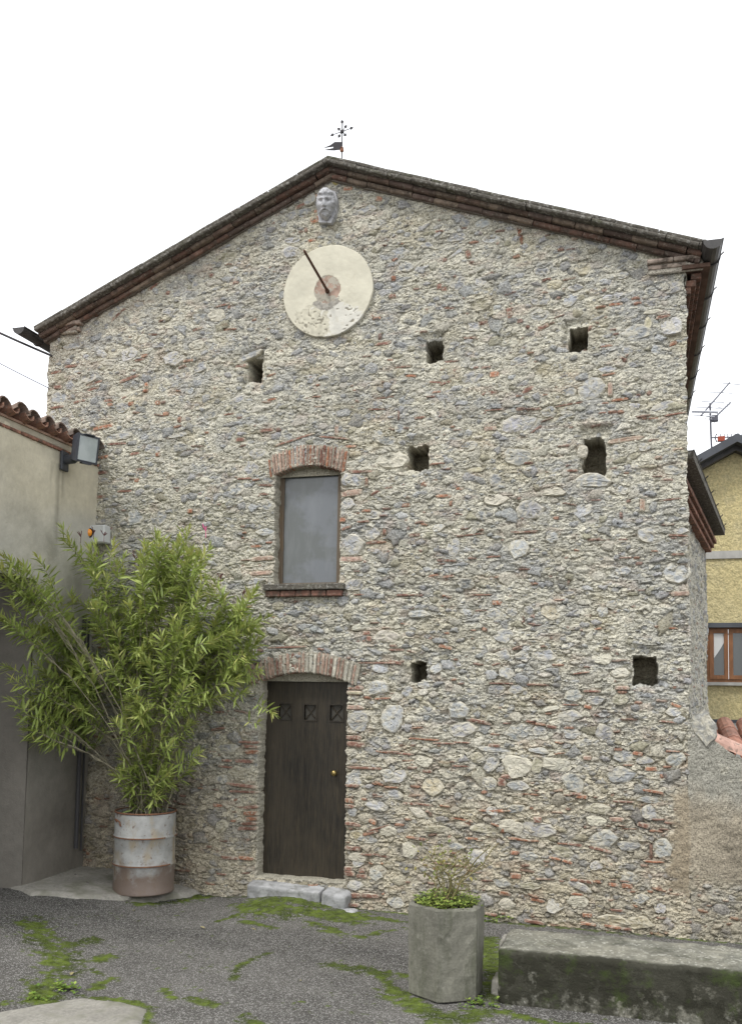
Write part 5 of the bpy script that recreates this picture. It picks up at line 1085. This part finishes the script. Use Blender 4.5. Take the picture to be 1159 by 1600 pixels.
hp('base_wall', MB().box(xl_, xr_, YH - .04, YH, -.2, z_b - .002), M_BAND)
rf2 = MB(); th_ = .16
for s in (-1, 1):
    ex = rid[0] + s * (hw + .5); ez = rid[1] + .04 - (hw + .5) * sl2
    P = [(rid[0], rid[1] + .04), (ex, ez), (ex, ez - th_), (rid[0], rid[1] + .04 - th_)]
    rf2.prism(P, YH - .45, YH + 9.3, 'y')
hp('roof', rf2, M_FASC)
rf3 = MB()
for s in (-1, 1):
    ex = rid[0] + s * (hw + .5); ez = rid[1] - .12 - (hw + .5) * sl2
    rf3.prism([(rid[0], rid[1] - .12), (ex, ez), (ex, ez - .1), (rid[0], rid[1] - .22)], YH - .2, YH - .02, 'y')
hp('barge_board', rf3, M_GREYMETAL)
hp('ridge_cap', MB().lathe([(.16, 0), (.16, .9)], 12, (0, 0, 0)), M_FASC) if False else None
wd = empty('window', (0, 0, 0), None, None); wd.parent = yh; wd.location = (wx0 - HB[0], 0, zb1 - HB[2]); WO = (wx0, YH, zb1)
fr = MB(); t = .06
fr.box(wx0, wx0 + t, YH + .06, YH + .14, zb1, zb2); fr.box(wx1 - t, wx1, YH + .06, YH + .14, zb1, zb2); fr.box(wx0 + t, wx1 - t, YH + .06, YH + .14, zb2 - t, zb2); fr.box(wx0 + t, wx1 - t, YH + .06, YH + .14, zb1, zb1 + t)
hp('frame', fr, M_BWOOD, parent=wd, off=WO)
mid = (wx0 + wx1) / 2
for a, b in ((wx0 + t, mid - .005), (mid + .005, wx1 - t)):
    cs = MB(); q = .075
    cs.box(a, a + q, YH + .04, YH + .10, zb1 + t, zb2 - t); cs.box(b - q, b, YH + .04, YH + .10, zb1 + t, zb2 - t); cs.box(a + q, b - q, YH + .04, YH + .10, zb2 - t - q, zb2 - t); cs.box(a + q, b - q, YH + .04, YH + .10, zb1 + t, zb1 + t + q)
    hp('casement', cs, M_BWOOD, parent=wd, off=WO)
    hp('pane', MB().box(a + q, b - q, YH + .07, YH + .078, zb1 + t + q, zb2 - t - q), M_HGL, parent=wd, off=WO)
M_CURT = material('net_curtain', (.6, .6, .58), rough=.9)
cu = MB(); cu.prism([(wx0 + .14, zb2 - .14), (wx0 + .42, zb2 - .14), (wx0 + .25, zb2 - .45), (wx0 + .14, zb2 - .62)], YH + .062, YH + .068, 'y')
hp('curtain', cu, M_CURT, parent=wd, off=WO)
hp('sill', MB().box(wx0 - .1, wx1 + .1, YH - .10, YH + .06, zb1 - .06, zb1), M_BAND, parent=wd, off=WO)
hp('shutter_box', MB().box(wx0 - .02, wx1 + .02, YH - .04, YH + .04, zb2 - .03, zb2 + .06), M_FASC, parent=wd, off=WO)

# television aerials
YA = YH + 1.5
M_ALU = material('aerial_metal', (.10, .10, .12), rough=.5)
M_ALUL = material('thin_aluminium', (.55, .56, .60), rough=.4)
def ap(px, py, dy=0): a, b = W(px, py, YA + dy); return Vector((a, YA + dy, b))
base = ap(1111, 712)
an_ = empty('television_aerial', base, 'tall television aerial mast with three antennas on the yellow house roof', 'aerial')
def apart(name, mb, mat, parent=an_): mb.v = [(Vector(p) - base)[:] for p in mb.v]; return mb.build(name, mat, parent)
apart('mast', MB().tube([ap(1111.5, 712), ap(1110, 680), ap(1108.5, 630)], .022, 6), M_ALU)
b1 = MB(); P0, P1 = ap(1094.5, 649.5, -.4), ap(1139, 598, 1.2); b1.tube([P0, P1], .018, 5); bo = apart('boom', b1, M_ALU)
el = MB()
for tq, (xa, ya, xb, yb) in zip((1, .74, .45, .32, .12, .02), ((1121, 598, 1156, 601), (1107, 612.5, 1144, 614.5), (1095, 627, 1131, 629), (1087, 636, 1128, 638), (1080, 643, 1121, 644), (1076, 648, 1116, 651))):
    d_ = -.4 + 1.6 * tq; el.tube([ap(xa, ya, d_), ap(xb, yb, d_)], .011 if tq != .12 else .03, 4)
apart('elements', el, M_ALUL)
b2 = MB(); b2.tube([ap(1111, 657, -.1), ap(1140.5, 629, 1.0)], .018, 5); b2.box(*[q for k in range(3) for q in (ap(1116, 654)[k] - .06, ap(1116, 654)[k] + .06)]); apart('boom', b2, M_ALU)
el = MB()
for k in range(10):
    t = k / 9; c0 = ap(1113 + 27 * t, 655 - 26 * t, -.05 + 1.05 * t); L = .22 - .08 * t
    el.tube([c0 + Vector((-L * .8, 0, .03)), c0 + Vector((L * .8, 0, -.03))], .006, 4)
for k in range(5): el.tube([ap(1100 + 6.5 * k, 652), ap(1104 + 6.5 * k, 665)], .006, 4)
apart('elements', el, M_ALUL)
b3 = MB(); b3.tube([ap(1109, 684), ap(1200, 681)], .014, 5)
for k in range(12): c0 = ap(1125 + 5.6 * k, 683.2 - .2 * k); b3.tube([c0 + Vector((0, 0, -.05)), c0 + Vector((0, 0, .07))], .010, 4)
b3.tube([ap(1119, 678), ap(1116, 683), ap(1119, 690.5)], .014, 5); apart('boom', b3, M_ALU)
M_REDB = material('red_junction_box', (.30, .06, .03), rough=.6)
c0 = ap(1126, 686); apart('junction_box', MB().box(c0[0] - .07, c0[0] + .07, c0[1] - .05, c0[1] + .05, c0[2] - .05, c0[2] + .05), M_REDB)

# ------------------------------------------------------------------ steel drum with oleander
DX, DY, DZ = -4.575, -.47, 0.005
M_DRUM = material('rusty_drum_paint', (.31, .31, .295), rough=.55, spec=.4,
                  layers=[(5, .35, .65, None, .25), (7, .50, .66, (.28, .22, .13), .75, (1, 1, .5)), (22, .59, .68, (.13, .075, .05), .8), (14, .66, .74, (.22, .27, .40), .5)], bumps=[(6, .25, .02), (50, .2, .004)])
# rust that gathers in the lower third
nt = M_DRUM.node_tree; p = pnode(M_DRUM); src = p.inputs['Base Color'].links[0].from_socket
tc = nt.nodes.new('ShaderNodeTexCoord'); sp = nt.nodes.new('ShaderNodeSeparateXYZ'); nt.links.new(tc.outputs['Object'], sp.inputs[0])
nz2 = nt.nodes.new('ShaderNodeTexNoise'); nz2.inputs['Scale'].default_value = 9; nz2.inputs['Detail'].default_value = 8; nt.links.new(tc.outputs['Object'], nz2.inputs['Vector'])
ad = nt.nodes.new('ShaderNodeMath'); ad.operation = 'MULTIPLY_ADD'; ad.inputs[1].default_value = .55; nt.links.new(nz2.outputs[0], ad.inputs[0]); nt.links.new(sp.outputs[2], ad.inputs[2])
mr = nt.nodes.new('ShaderNodeMapRange'); mr.inputs[1].default_value = .58; mr.inputs[2].default_value = .44; mr.inputs[3].default_value = 0; mr.inputs[4].default_value = .85; nt.links.new(ad.outputs[0], mr.inputs[0])
mi = nt.nodes.new('ShaderNodeMix'); mi.data_type = 'RGBA'; nt.links.new(mr.outputs[0], mi.inputs['Factor']); nt.links.new(src, mi.inputs['A']); mi.inputs['B'].default_value = (.145, .10, .075, 1)
nt.links.new(mi.outputs['Result'], p.inputs['Base Color'])
M_RUST = material('rust', (.15, .075, .045), rough=.85, layers=[(30, .4, .6, (.24, .12, .07), .6)])
M_SOIL = material('dark_soil', (.04, .03, .022), rough=1, bumps=[(40, 1, .02)])
dr = empty('steel_drum', (DX, DY, DZ), 'rusty blue-grey steel drum used as a planter beside the door', 'drum')
DH = W(225, 1268, DY)[1] - DZ; DH = .765; rr = .29
prof = [(.0, .012), (rr - .012, .012), (rr, 0), (rr + .004, .01), (rr, .02)]
def ring(z): return [(rr, z - .022), (rr + .004, z - .014), (rr + .014, z), (rr + .004, z + .014), (rr, z + .022)]
prof += ring(DH * .36) + ring(DH * .70) + [(rr, DH - .02), (rr - .006, DH), (rr - .012, DH - .02), (rr - .012, DH - .12)]
V = MB().lathe(prof, 56); 
V.v = [(x * (1 + .012 * sin(3 * math.atan2(y, x) + z * 4) * (z > .03)), y, z) for x, y, z in V.v]
V.build('body', M_DRUM, dr, smooth=True)
rm_ = MB(); rm_.tube([((rr) * cos(q), (rr) * sin(q), DH) for q in np.linspace(0, 2 * pi, 41)], .009, 6, cap=False); rm_.build('rim', M_RUST, dr, smooth=True)
for z_ in (.36, .70):
    q_ = MB(); q_.lathe([(rr + .0125, DH * z_ - .006), (rr + .0165, DH * z_), (rr + .0125, DH * z_ + .006)], 48); q_.build('rolling_hoop', M_RUST, dr, smooth=True)
MB().lathe([(.001, DH - .05), (rr - .013, DH - .06)], 24).build('soil', M_SOIL, dr)
hq = radians(-118); hv = [(rr * cos(hq + d) * (1 + o_), rr * sin(hq + d) * (1 + o_), DH - .06 - zq) for d, o_, zq in ((-.16, .0, .03), (-.15, .06, 0), (0, .09, 0), (.12, .06, .02), (.14, .03, .06))]
MB().tube(hv, .008, 6).build('handle', M_RUST, dr)
MB().box(-.12, .02, -.30, -.24, -.03, .002).build('wedge', M_CONC, dr)

M_LEAF = material('oleander_leaf', attr=True, rough=.48, spec=.4, layers=[(6, .35, .65, None, .15)])
for M_, tr in ((M_LEAF, .3),):
    nt = M_.node_tree; p = pnode(M_); out = next(n for n in nt.nodes if n.type == 'OUTPUT_MATERIAL')
    t_ = nt.nodes.new('ShaderNodeBsdfTranslucent'); ms = nt.nodes.new('ShaderNodeMixShader'); ms.inputs[0].default_value = tr
    nt.links.new(p.inputs['Base Color'].links[0].from_socket, t_.inputs[0]); nt.links.new(p.outputs[0], ms.inputs[1]); nt.links.new(t_.outputs[0], ms.inputs[2]); nt.links.new(ms.outputs[0], out.inputs[0])
M_STEM = material('oleander_stem', (.22, .20, .14), rough=.8, layers=[(20, .4, .6, None, .25)])
def leaf_shape(L, w, droop, fold=.25):
    v = []; S = (0, .18, .45, .75, 1.0); wd_ = (.12, .75, 1.0, .62, .0)
    for s, q in zip(S, wd_):
        z = -droop * L * s * s; v += [(-w / 2 * q, L * s, z + fold * w * q * .5), (0, L * s, z), (w / 2 * q, L * s, z + fold * w * q * .5)]
    f = []
    for i in range(4):
        a = i * 3; f += [(a, a + 1, a + 4, a + 3), (a + 1, a + 2, a + 5, a + 4)]
    return np.array(v), np.array(f)
leafV, leafF = leaf_shape(1, .155, .10)
rp = np.random.default_rng(77)
# shoots: (px, py) targets of the leafy tips
tips = []
def blob(cx, cy, sx, sy, n, y0=-.95, y1=-.12, ln=.5):
    for _ in range(n):
        a = rp.uniform(0, 2 * pi); r = math.sqrt(rp.random()); yo = rp.uniform(y0, y1)
        tips.append((cx + sx * r * cos(a), cy + sy * r * sin(a), yo, ln * rp.uniform(.8, 1.2)))
blob(130, 900, 55, 60, 14); blob(190, 940, 80, 80, 22); blob(250, 890, 50, 55, 14); blob(290, 880, 45, 50, 13); blob(300, 960, 55, 60, 12)
blob(100, 990, 80, 70, 20); blob(60, 1060, 60, 70, 15); blob(40, 950, 45, 60, 12); blob(170, 1030, 70, 60, 13); blob(60, 1130, 45, 30, 10, ln=.35)
blob(370, 960, 45, 50, 9); blob(400, 985, 20, 25, 4); blob(350, 1060, 50, 45, 7); blob(260, 1030, 50, 50, 9); blob(228, 1205, 50, 40, 40, -.80, -.25, .26); blob(330, 1010, 50, 50, 16); blob(365, 985, 45, 60, 14); blob(300, 900, 45, 50, 10); blob(330, 1065, 60, 50, 10, ln=.4); blob(395, 1010, 30, 45, 7, ln=.35); blob(210, 1000, 90, 70, 12); blob(75, 1090, 50, 60, 10, ln=.4); blob(130, 1070, 50, 50, 12, -1.2, -.8, .4); blob(200, 1095, 40, 45, 9, -1.1, -.7, .35)
blob(265, 1180, 50, 40, 8, -.75, -.25, .3); blob(215, 1130, 40, 50, 7, ln=.35); blob(10, 900, 15, 40, 6); blob(90, 1100, 50, 40, 8, ln=.35); blob(280, 1120, 50, 50, 6, ln=.3)
for px, py, yo, ln in ((97, 826, -.5, .5), (100, 845, -.5, .5), (150, 850, -.5, .5), (250, 845, -.6, .5), (285, 832, -.5, .55), (270, 860, -.4, .5), (300, 860, -.5, .5), (178, 850, -.5, .5), (195, 870, -.5, .5), (35, 885, -.6, .4),
                       (60, 872, -.6, .4), (340, 910, -.4, .45), (385, 930, -.5, .45), (418, 965, -.5, .3), (383, 1083, -.6, .22), (425, 1113, -.75, .22), (405, 1130, -.7, .12), (5, 870, -.6, .45), (20, 895, -.6, .45), (270, 960, -.9, .3), (290, 985, -.9, .25)):
    tips.append((px, py, yo, ln))
stem = MB(); leaves = []
B0 = Vector((DX, DY, DZ + DH - .07)); mains = []
nb_ = len(tips); order = list(rp.permutation(nb_)); order.sort(key=lambda q: q % 6 != 0)      # one in six is a main stem, the rest branch off them
for q_i in order:
    px, py, yo, ln = tips[q_i]
    if px < 150: yo = min(yo, XP(px, py, LBX + .16)[0])
    x, z = W(px, py, yo); T_ = Vector((x, yo, z))
    basal = py > 1120 and 150 < px < 320
    if len(mains) < 42 or basal:
        b = B0 + Vector((rp.normal(0, .09), rp.normal(0, .08), 0)); D = T_ - b; Ln = D.length
        ctl = b + Vector((D.x * .34, D.y * .38, max(D.z, .15) * .60 + .05 * Ln)); rad = .005 if basal else .0075
    else:
        best = min(mains, key=lambda m_: (m_[-1] - T_).length); kk = int(rp.integers(5, 9))
        if best[kk].z > T_.z - .05: kk = max(1, kk - 4)
        b = best[kk]; D = T_ - b; Ln = D.length; ctl = b + (best[kk + 1] - best[kk]).normalized() * Ln * .45; rad = .0042; ln = min(ln, Ln * .85)
    pts = [(b * (1 - s) ** 2 + ctl * 2 * s * (1 - s) + T_ * s * s) for s in np.linspace(0, 1, 12)]
    for q in range(1, 11): pts[q] = pts[q] + Vector(rp.normal(0, .010 * min(1, Ln), 3))
    if rad > .007 and not basal: mains.append(pts)
    stem.tube(pts, [rad * (1 - .68 * q / 11) for q in range(12)], 5)
    # leafy part: whorls of three along the last ln metres
    acc = 0; s = 1.0; k = 0; P = T_; tot = 0
    segs = list(range(11, 0, -1)); pos = 0.0; si = 0; rem = 0
    for si in segs:
        a_, b_ = pts[si], pts[si - 1]; L = (b_ - a_).length; d = (a_ - b_).normalized()
        while rem < L and tot < ln:
            c = a_.lerp(b_, rem / L); ph = rp.uniform(0, 2 * pi); fr_ = tot / ln
            if rp.random() < .92 - .35 * fr_:
                n_w = 3 if tot > .03 else 5
                for w_ in range(n_w):
                    q = ph + w_ * 2 * pi / n_w + rp.normal(0, .25)
                    el_ = radians(np.clip(66 - 62 * min(1, fr_ * 1.2) ** .7 + rp.normal(0, 13), -25, 84))
                    a1 = d.cross(Vector((.3, .2, 1))).normalized(); a2 = d.cross(a1)
                    dirn = (a1 * cos(q) + a2 * sin(q)) * cos(el_) + d * sin(el_)
                    leaves.append((c, dirn.normalized(), rp.uniform(.07, .165) * (1 if tot > .05 else .75), fr_))
            rem += rp.uniform(.018, .030); tot += .024
        rem -= L
        if tot >= ln: break
stem_o = None
ole = empty('oleander', (DX, DY, DZ + DH - .07), 'large oleander bush with narrow green leaves growing from the rusty drum', 'shrub')
ob0 = np.array((DX, DY, DZ + DH - .07))
stem.v = [(a - ob0[0], b - ob0[1], c - ob0[2]) for a, b, c in stem.v]
stem.build('stems', M_STEM, ole, smooth=True)['kind'] = 'stuff'
leaves = [l for l in leaves if l[0].y + l[1].y * l[2] < -.015 and l[0].y < -.03 and (l[0].x + l[1].x * l[2]) > LBX + .04 or (l[0].y < -1.2)]
def leaf_mat(c, d, L, roll):
    d = Vector(d); up_ = Vector((0, 0, 1)); s = d.cross(up_)
    if s.length < .1: s = Vector((1, 0, 0))
    s.normalize(); n = s.cross(d).normalized()
    R3 = Matrix((s, d, n)).transposed() @ Matrix.Rotation(roll, 3, 'Y')
    return R3
camv = Vector(EYE)
leaves.sort(key=lambda l: (l[0] - camv).length - l[2] * 2)
lc = [(.32, .39, .10), (.26, .335, .085), (.39, .45, .14), (.20, .26, .07), (.46, .47, .15)]
lmeshes = []
for c_ in lc: lmeshes.append(mesh('leaf', leafV, leafF, M_LEAF, np.array(c_), smooth=True))
nV = len(leafV); allV = []; allF = []; allC = []
for idx, (c, d, L, fr_) in enumerate(leaves):
    R3 = leaf_mat(c, d, L, rp.normal(0, .5)); ci = min(4, int(abs(rp.normal(0, 1.5)))) if fr_ > .25 else rp.choice([0, 2, 4, 2])
    if idx < 296:
        o = bpy.data.objects.new('leaf', lmeshes[ci]); C.objects.link(o); o.parent = ole
        M4 = R3.to_4x4() @ Matrix.Scale(L, 4); M4.translation = Vector(c) - Vector(ob0); o.matrix_local = M4
    else:
        A = np.array(R3) * L; allV.append(leafV @ A.T + (np.array(c) - ob0)); allF.append(leafF + nV * len(allF)); allC.append(np.tile(np.array(lc[ci]) * rp.uniform(.8, 1.15), (nV, 1)))
link('foliage', bigmesh('foliage', np.concatenate(allV), np.concatenate(allF), M_LEAF, np.concatenate(allC)), ole)['kind'] = 'stuff'
M_BUD = material('dark_pink_bud', (.11, .045, .045), rough=.7); M_PINK = material('pink_petal', (.75, .12, .32), rough=.6)
for px, py in ((322, 829), (147, 832), (163, 836), (127, 838), (58, 862), (25, 872), (345, 903), (380, 928), (212, 872), (388, 930)):
    yo = -.55; x, z = W(px, py, yo); b = MB(); b.tube([(0, 0, -.07), (0, 0, 0)], .003, 4)
    for _ in range(5):
        e = Vector(rp.normal(0, .018, 3)); e.z = abs(e.z) + .01; b.tube([(0, 0, -.01), e, e * 1.35], [.0015, .0045, .0015], 5)
    b.build('flower', M_PINK if px in (322,) else M_BUD, ole, (x - ob0[0], yo - ob0[1], z - ob0[2]))

# ------------------------------------------------------------------ hexagonal concrete planter with the rose
PX, PY, PZ = -1.275, -2.0, -.125
M_PLANT = material('planter_concrete', (.165, .16, .13), rough=.9, layers=[(3, .35, .65, None, .22), (9, .50, .66, (.085, .088, .06), .7, (1, 1, .22)), (16, .58, .70, (.26, .25, .21), .5), (50, .35, .65, None, .14), (120, .66, .72, (.05, .05, .04), .7)], bumps=[(10, .35, .015), (70, .7, .006)])
pl = empty('hexagonal_planter', (PX, PY, PZ), 'hexagonal grey concrete planter standing on the asphalt in front of the wall', 'planter')
RH = .285; PH = .625; ang0 = radians(-91)
m = MB()
def hexr(r, z, k=6): return [(r * cos(ang0 + i * pi / 3), r * sin(ang0 + i * pi / 3), z) for i in range(k)]
rings = [hexr(RH - .03, 0), hexr(RH - .012, .012), hexr(RH - .004, PH - .012), hexr(RH - .014, PH), hexr(RH - .045, PH), hexr(RH - .05, PH - .1)]
# densify each side for slight wear
def dens(rg, n=6):
    o = []
    for i in range(6):
        a, b = Vector(rg[i]), Vector(rg[(i + 1) % 6]); o += [tuple(a.lerp(b, t / n)) for t in range(n)]
    return o
R6 = [dens(r) for r in rings]; n = len(R6[0])
# extra height loops on the outer wall
wall_l = [[tuple(Vector(a).lerp(Vector(b), t)) for a, b in zip(R6[1], R6[2])] for t in np.linspace(0, 1, 12)]
LO_ = [R6[0]] + wall_l + R6[3:]
for li, l in enumerate(LO_): m.v += [(x + .0022 * rp.normal(), y + .0022 * rp.normal(), z + (.0025 * rp.normal() if li in (12, 13, 14) else 0)) for x, y, z in l]
m.f = [(i * n + k, i * n + (k + 1) % n, (i + 1) * n + (k + 1) % n, (i + 1) * n + k) for i in range(len(LO_) - 1) for k in range(n)]
m.build('shell', M_PLANT, pl)
MB().add(hexr(RH - .046, PH - .05), [tuple(range(6))]).build('soil', M_SOIL, pl)
for i in range(6): pass
M_CLOVER = material('bright_ground_cover', attr=True, rough=.6, spec=.3, layers=[(10, .4, .6, None, .2)])
def clover(n, fn, size, cols, seed):
    r_ = np.random.default_rng(seed); V = []; F = []; Cl = []
    for k in range(n):
        c = fn(r_); s = size * r_.uniform(.6, 1.3); q = r_.uniform(0, 2 * pi); t1 = r_.normal(0, .5); t2 = r_.normal(0, .5)
        for l in range(3):
            a = q + l * 2.1; d = np.array((cos(a), sin(a), t1 * .4 + .25)); e = np.array((-sin(a), cos(a), t2 * .4))
            b = len(V); V += [c, c + (d * .55 + e * .4) * s, c + d * s, c + (d * .55 - e * .4) * s]; F.append((b, b + 1, b + 2, b + 3)); cc = np.array(cols[r_.integers(len(cols))]) * r_.uniform(.8, 1.2); Cl += [cc] * 4
    return np.array(V), np.array(F), np.array(Cl)
def pf(r_):
    while True:
        a, b = r_.uniform(-.25, .25, 2)
        if math.hypot(a, b) < .235: return np.array((a, b, PH - .045 + r_.uniform(0, .12) * (1.1 - math.hypot(a, b) * 2)))
V, F, Cl = clover(750, pf, .019, [(.16, .22, .04), (.11, .165, .03), (.23, .27, .06)], 5)
gc = empty('ground_cover', (PX, PY, PZ + PH - .05), 'bright yellow-green ground cover filling the hexagonal planter', 'plant')
V = V - np.array((0, 0, PH - .05))
o = link('foliage', bigmesh('foliage', V, F, M_CLOVER, Cl, smooth=False), gc); o['kind'] = 'stuff'
# rose bush: thin thorny canes with few leaves
M_CANE = material('rose_cane', (.19, .17, .075), rough=.7, layers=[(8, .5, .7, (.17, .08, .05), .5)])
rb_ = empty('rose_bush', (PX, PY, PZ + PH - .05), 'sparse rose bush with bare canes growing in the hexagonal planter', 'shrub')
RB = np.array((PX, PY, PZ + PH - .05)); cane_pts = []
targets = [(665, 1335), (680, 1325), (703, 1345), (740, 1335), (748, 1345), (765, 1320), (780, 1318), (720, 1370), (660, 1360), (690, 1360), (730, 1345), (712, 1330)]
lv = []
for k, (px, py) in enumerate(targets):
    yo = PY + rp.uniform(-.15, .15); x, z = W(px, py, yo); T_ = Vector((x, yo, z)) - Vector(RB); b = Vector((rp.normal(0, .05), rp.normal(0, .05), 0))
    D = T_ - b; pts = [b + D * s + Vector((sin(s * 3.1) * .03 * rp.normal(), sin(s * 3.1) * .03 * rp.normal(), .03 * sin(s * pi))) for s in np.linspace(0, 1, 9)]
    pts = [p + Vector(rp.normal(0, .005, 3)) for p in pts]
    MB().tube(pts, [.0075 * (1 - .6 * q / 8) for q in range(9)], 5).build('cane', M_CANE, rb_, smooth=True)
    for _ in range(3):
        q = rp.integers(3, 8); a = pts[q]; e = a + Vector((rp.normal(0, .06), rp.normal(0, .06), rp.uniform(.03, .10))); MB().tube([a, (a + e) / 2 + Vector(rp.normal(0, .006, 3)), e], [.003, .0025, .0015], 4).build('twig', M_CANE, rb_)
        for _ in range(rp.integers(0, 4)): lv.append((e + Vector(rp.normal(0, .02, 3)), Vector(rp.normal(0, 1, 3)).normalized()))
rleafV, rleafF = leaf_shape(1, .6, .15)
rlm = [mesh('leaf', rleafV, rleafF, M_LEAF, np.array(c_), smooth=True) for c_ in ((.15, .18, .05), (.22, .24, .07), (.30, .26, .08))]
for _ in range(70):
    x, z = W(rp.normal(680, 20), rp.normal(1345, 16), PY); lv.append((Vector((x, PY + rp.normal(0, .04), z)) - Vector(RB), Vector(rp.normal(0, 1, 3)).normalized()))
for c, d in lv:
    o = bpy.data.objects.new('leaf', rlm[rp.integers(3)]); C.objects.link(o); o.parent = rb_
    M4 = leaf_mat(c, d, 1, 0).to_4x4() @ Matrix.Scale(rp.uniform(.022, .038), 4); M4.translation = c; o.matrix_local = M4

# ------------------------------------------------------------------ mossy concrete bench block
M_BENCH = material('mossy_concrete', (.235, .225, .18), rough=.93, layers=[(3.5, .4, .62, (.15, .15, .125), .7), (12, .45, .65, None, .18), (90, .55, .7, (.05, .05, .035), .6)],
                   speck=(70, .86, .92, (.42, .41, .36), .6), bumps=[(16, .6, .02), (80, .8, .008)])
nt = M_BENCH.node_tree; p = pnode(M_BENCH); src = p.inputs['Base Color'].links[0].from_socket
tc = nt.nodes.new('ShaderNodeTexCoord'); sp = nt.nodes.new('ShaderNodeSeparateXYZ'); nt.links.new(tc.outputs['Object'], sp.inputs[0])
def nz_node(scale, det=8):
    n = nt.nodes.new('ShaderNodeTexNoise'); n.inputs['Scale'].default_value = scale; n.inputs['Detail'].default_value = det; n.inputs['Roughness'].default_value = .7; nt.links.new(tc.outputs['Object'], n.inputs['Vector']); return n.outputs[0]
def mapr(s, a, b, c, d):
    m = nt.nodes.new('ShaderNodeMapRange'); m.inputs[1].default_value = a; m.inputs[2].default_value = b; m.inputs[3].default_value = c; m.inputs[4].default_value = d; nt.links.new(s, m.inputs[0]); return m.outputs[0]
def mth(op, a, b):
    m = nt.nodes.new('ShaderNodeMath'); m.operation = op
    for k, q in enumerate((a, b)):
        if isinstance(q, (int, float)): m.inputs[k].default_value = q
        else: nt.links.new(q, m.inputs[k])
    return m.outputs[0]
front = mth('ADD', mapr(sp.outputs[1], -.25, -.29, 0, 1), mapr(nz_node(4), .50, .62, 0, .55))            # the growth sits on the front face of the block
patch = mapr(mth('ADD', nz_node(7), mth('MULTIPLY', sp.outputs[2], .45)), .30, .46, 0, 1)
mi = nt.nodes.new('ShaderNodeMix'); mi.data_type = 'RGBA'; nt.links.new(mth('MULTIPLY', front, mth('MULTIPLY', patch, .93)), mi.inputs['Factor']); nt.links.new(src, mi.inputs['A'])
gm_ = nt.nodes.new('ShaderNodeMix'); gm_.data_type = 'RGBA'; nt.links.new(mapr(nz_node(5), .52, .64, 0, 1), gm_.inputs['Factor']); gm_.inputs['A'].default_value = (.028, .027, .018, 1); gm_.inputs['B'].default_value = (.038, .052, .014, 1)
nt.links.new(gm_.outputs['Result'], mi.inputs['B']); nt.links.new(mi.outputs['Result'], p.inputs['Base Color'])
bt = .235
bq = rock('stone_bench', -.895, 2.6, -2.11, -1.50, -.20, bt, 701, M_BENCH, 'long mossy concrete bench block at the lower right', 'bench', res=.03, amp=.007, rnd=.035)
rock('leaning_slab', -.965, -.935, -1.62, -1.30, -.15, .13, 711, M_CONC, 'thin grey slab upright between the planter and the bench', 'slab', rnd=.012, amp=.004)
rock('low_kerb_stone', -.97, -.88, -1.95, -1.72, -.15, -.03, 713, M_CONC, 'low stone on the ground behind the planter beside the bench', 'stone', rnd=.02, amp=.006)

# weeds at the foot of the planter and bench
def weed(px, py, n, s, seed, label):
    x, y, z = gpt(px, py); cols = [(.13, .21, .03), (.09, .15, .025), (.2, .26, .05)]
    V, F, Cl = clover(n, lambda r: np.array((r.normal(0, s * 1.3), r.normal(0, s * .6), abs(r.normal(0, s * .5)) + .005)), s * .55, cols, seed)
    e = link('weed', bigmesh('weed', V, F, M_CLOVER, Cl, smooth=False), None, (x, y, z)); tag(e, label, 'weed')
weed(752, 1572, 26, .045, 31, 'leafy green weed at the right foot of the hexagonal planter')
weed(722, 1575, 10, .03, 32, 'small weed at the front foot of the hexagonal planter')
weed(783, 1565, 14, .03, 33, 'small green weed at the left foot of the bench block')
weed(100, 1548, 40, .05, 34, 'pale leafy weed by the pale concrete patch in the front left corner')
weed(60, 1562, 22, .035, 35, 'low weed left along the edge of the pale concrete patch')
weed(768, 1440, 30, .06, 36, 'green weeds growing at the back corner of the bench block')
weed(520, 1404, 12, .03, 37, 'small tuft of weed beside the door step')
# fallen dry leaves and crumbs on the asphalt
M_DRY = material('dry_leaf', (.30, .26, .13), rough=.8); M_PEB = material('pebble', (.12, .11, .10), rough=.9)
dv, df = leaf_shape(1, .35, .2); dlm = mesh('dry_leaf', dv, df, M_DRY)
for px, py, s, lab in ((208, 1424, .06, 'small dry leaf on the asphalt just in front of the drum'), (313, 1450, .07, 'pale dry leaf on the asphalt between the drum and the door step'),
                       (286, 1409, .08, 'curled pale leaf on the moss at the right edge of the apron'), (112, 1526, .09, 'pale dry leaf on the moss in the left foreground'),
                       (470, 1535, .05, 'small dry leaf on the asphalt left of the hexagonal planter'), (392, 1452, .06, 'dry leaf on the asphalt in front of the door step')):
    x, y, z = gpt(px, py)
    o = bpy.data.objects.new('dry_leaf', dlm); C.objects.link(o); o.location = (x, y, z + .012); o.rotation_euler = (rp.normal(0, .15), rp.normal(0, .15), rp.uniform(0, 6)); o.scale = (s, s, s)
    tag(o, lab, 'leaf', 'dry leaves on the asphalt')
for px, py, dz, lab in ((81, 1367, .04, 'dark pebble on the concrete apron, the left one'), (118, 1373, .04, 'dark pebble on the middle of the concrete apron'), (137, 1386, .04, 'dark pebble at the front edge of the concrete apron'),
                        (150, 1443, .006, 'dark pebble on the asphalt in front of the apron')):
    x, y, z = gpt(px, py)
    v, f = lump(.013, .009, 0, 2.3, .009, 0, 0, 8, rp, rough=.001, back=.003); m_ = mesh('pebble', [(a, c, -b) for a, b, c in v], f, M_PEB)
    tag(link('pebble', m_, None, (x, y, z + dz)), lab, 'pebble', 'pebbles around the drum')
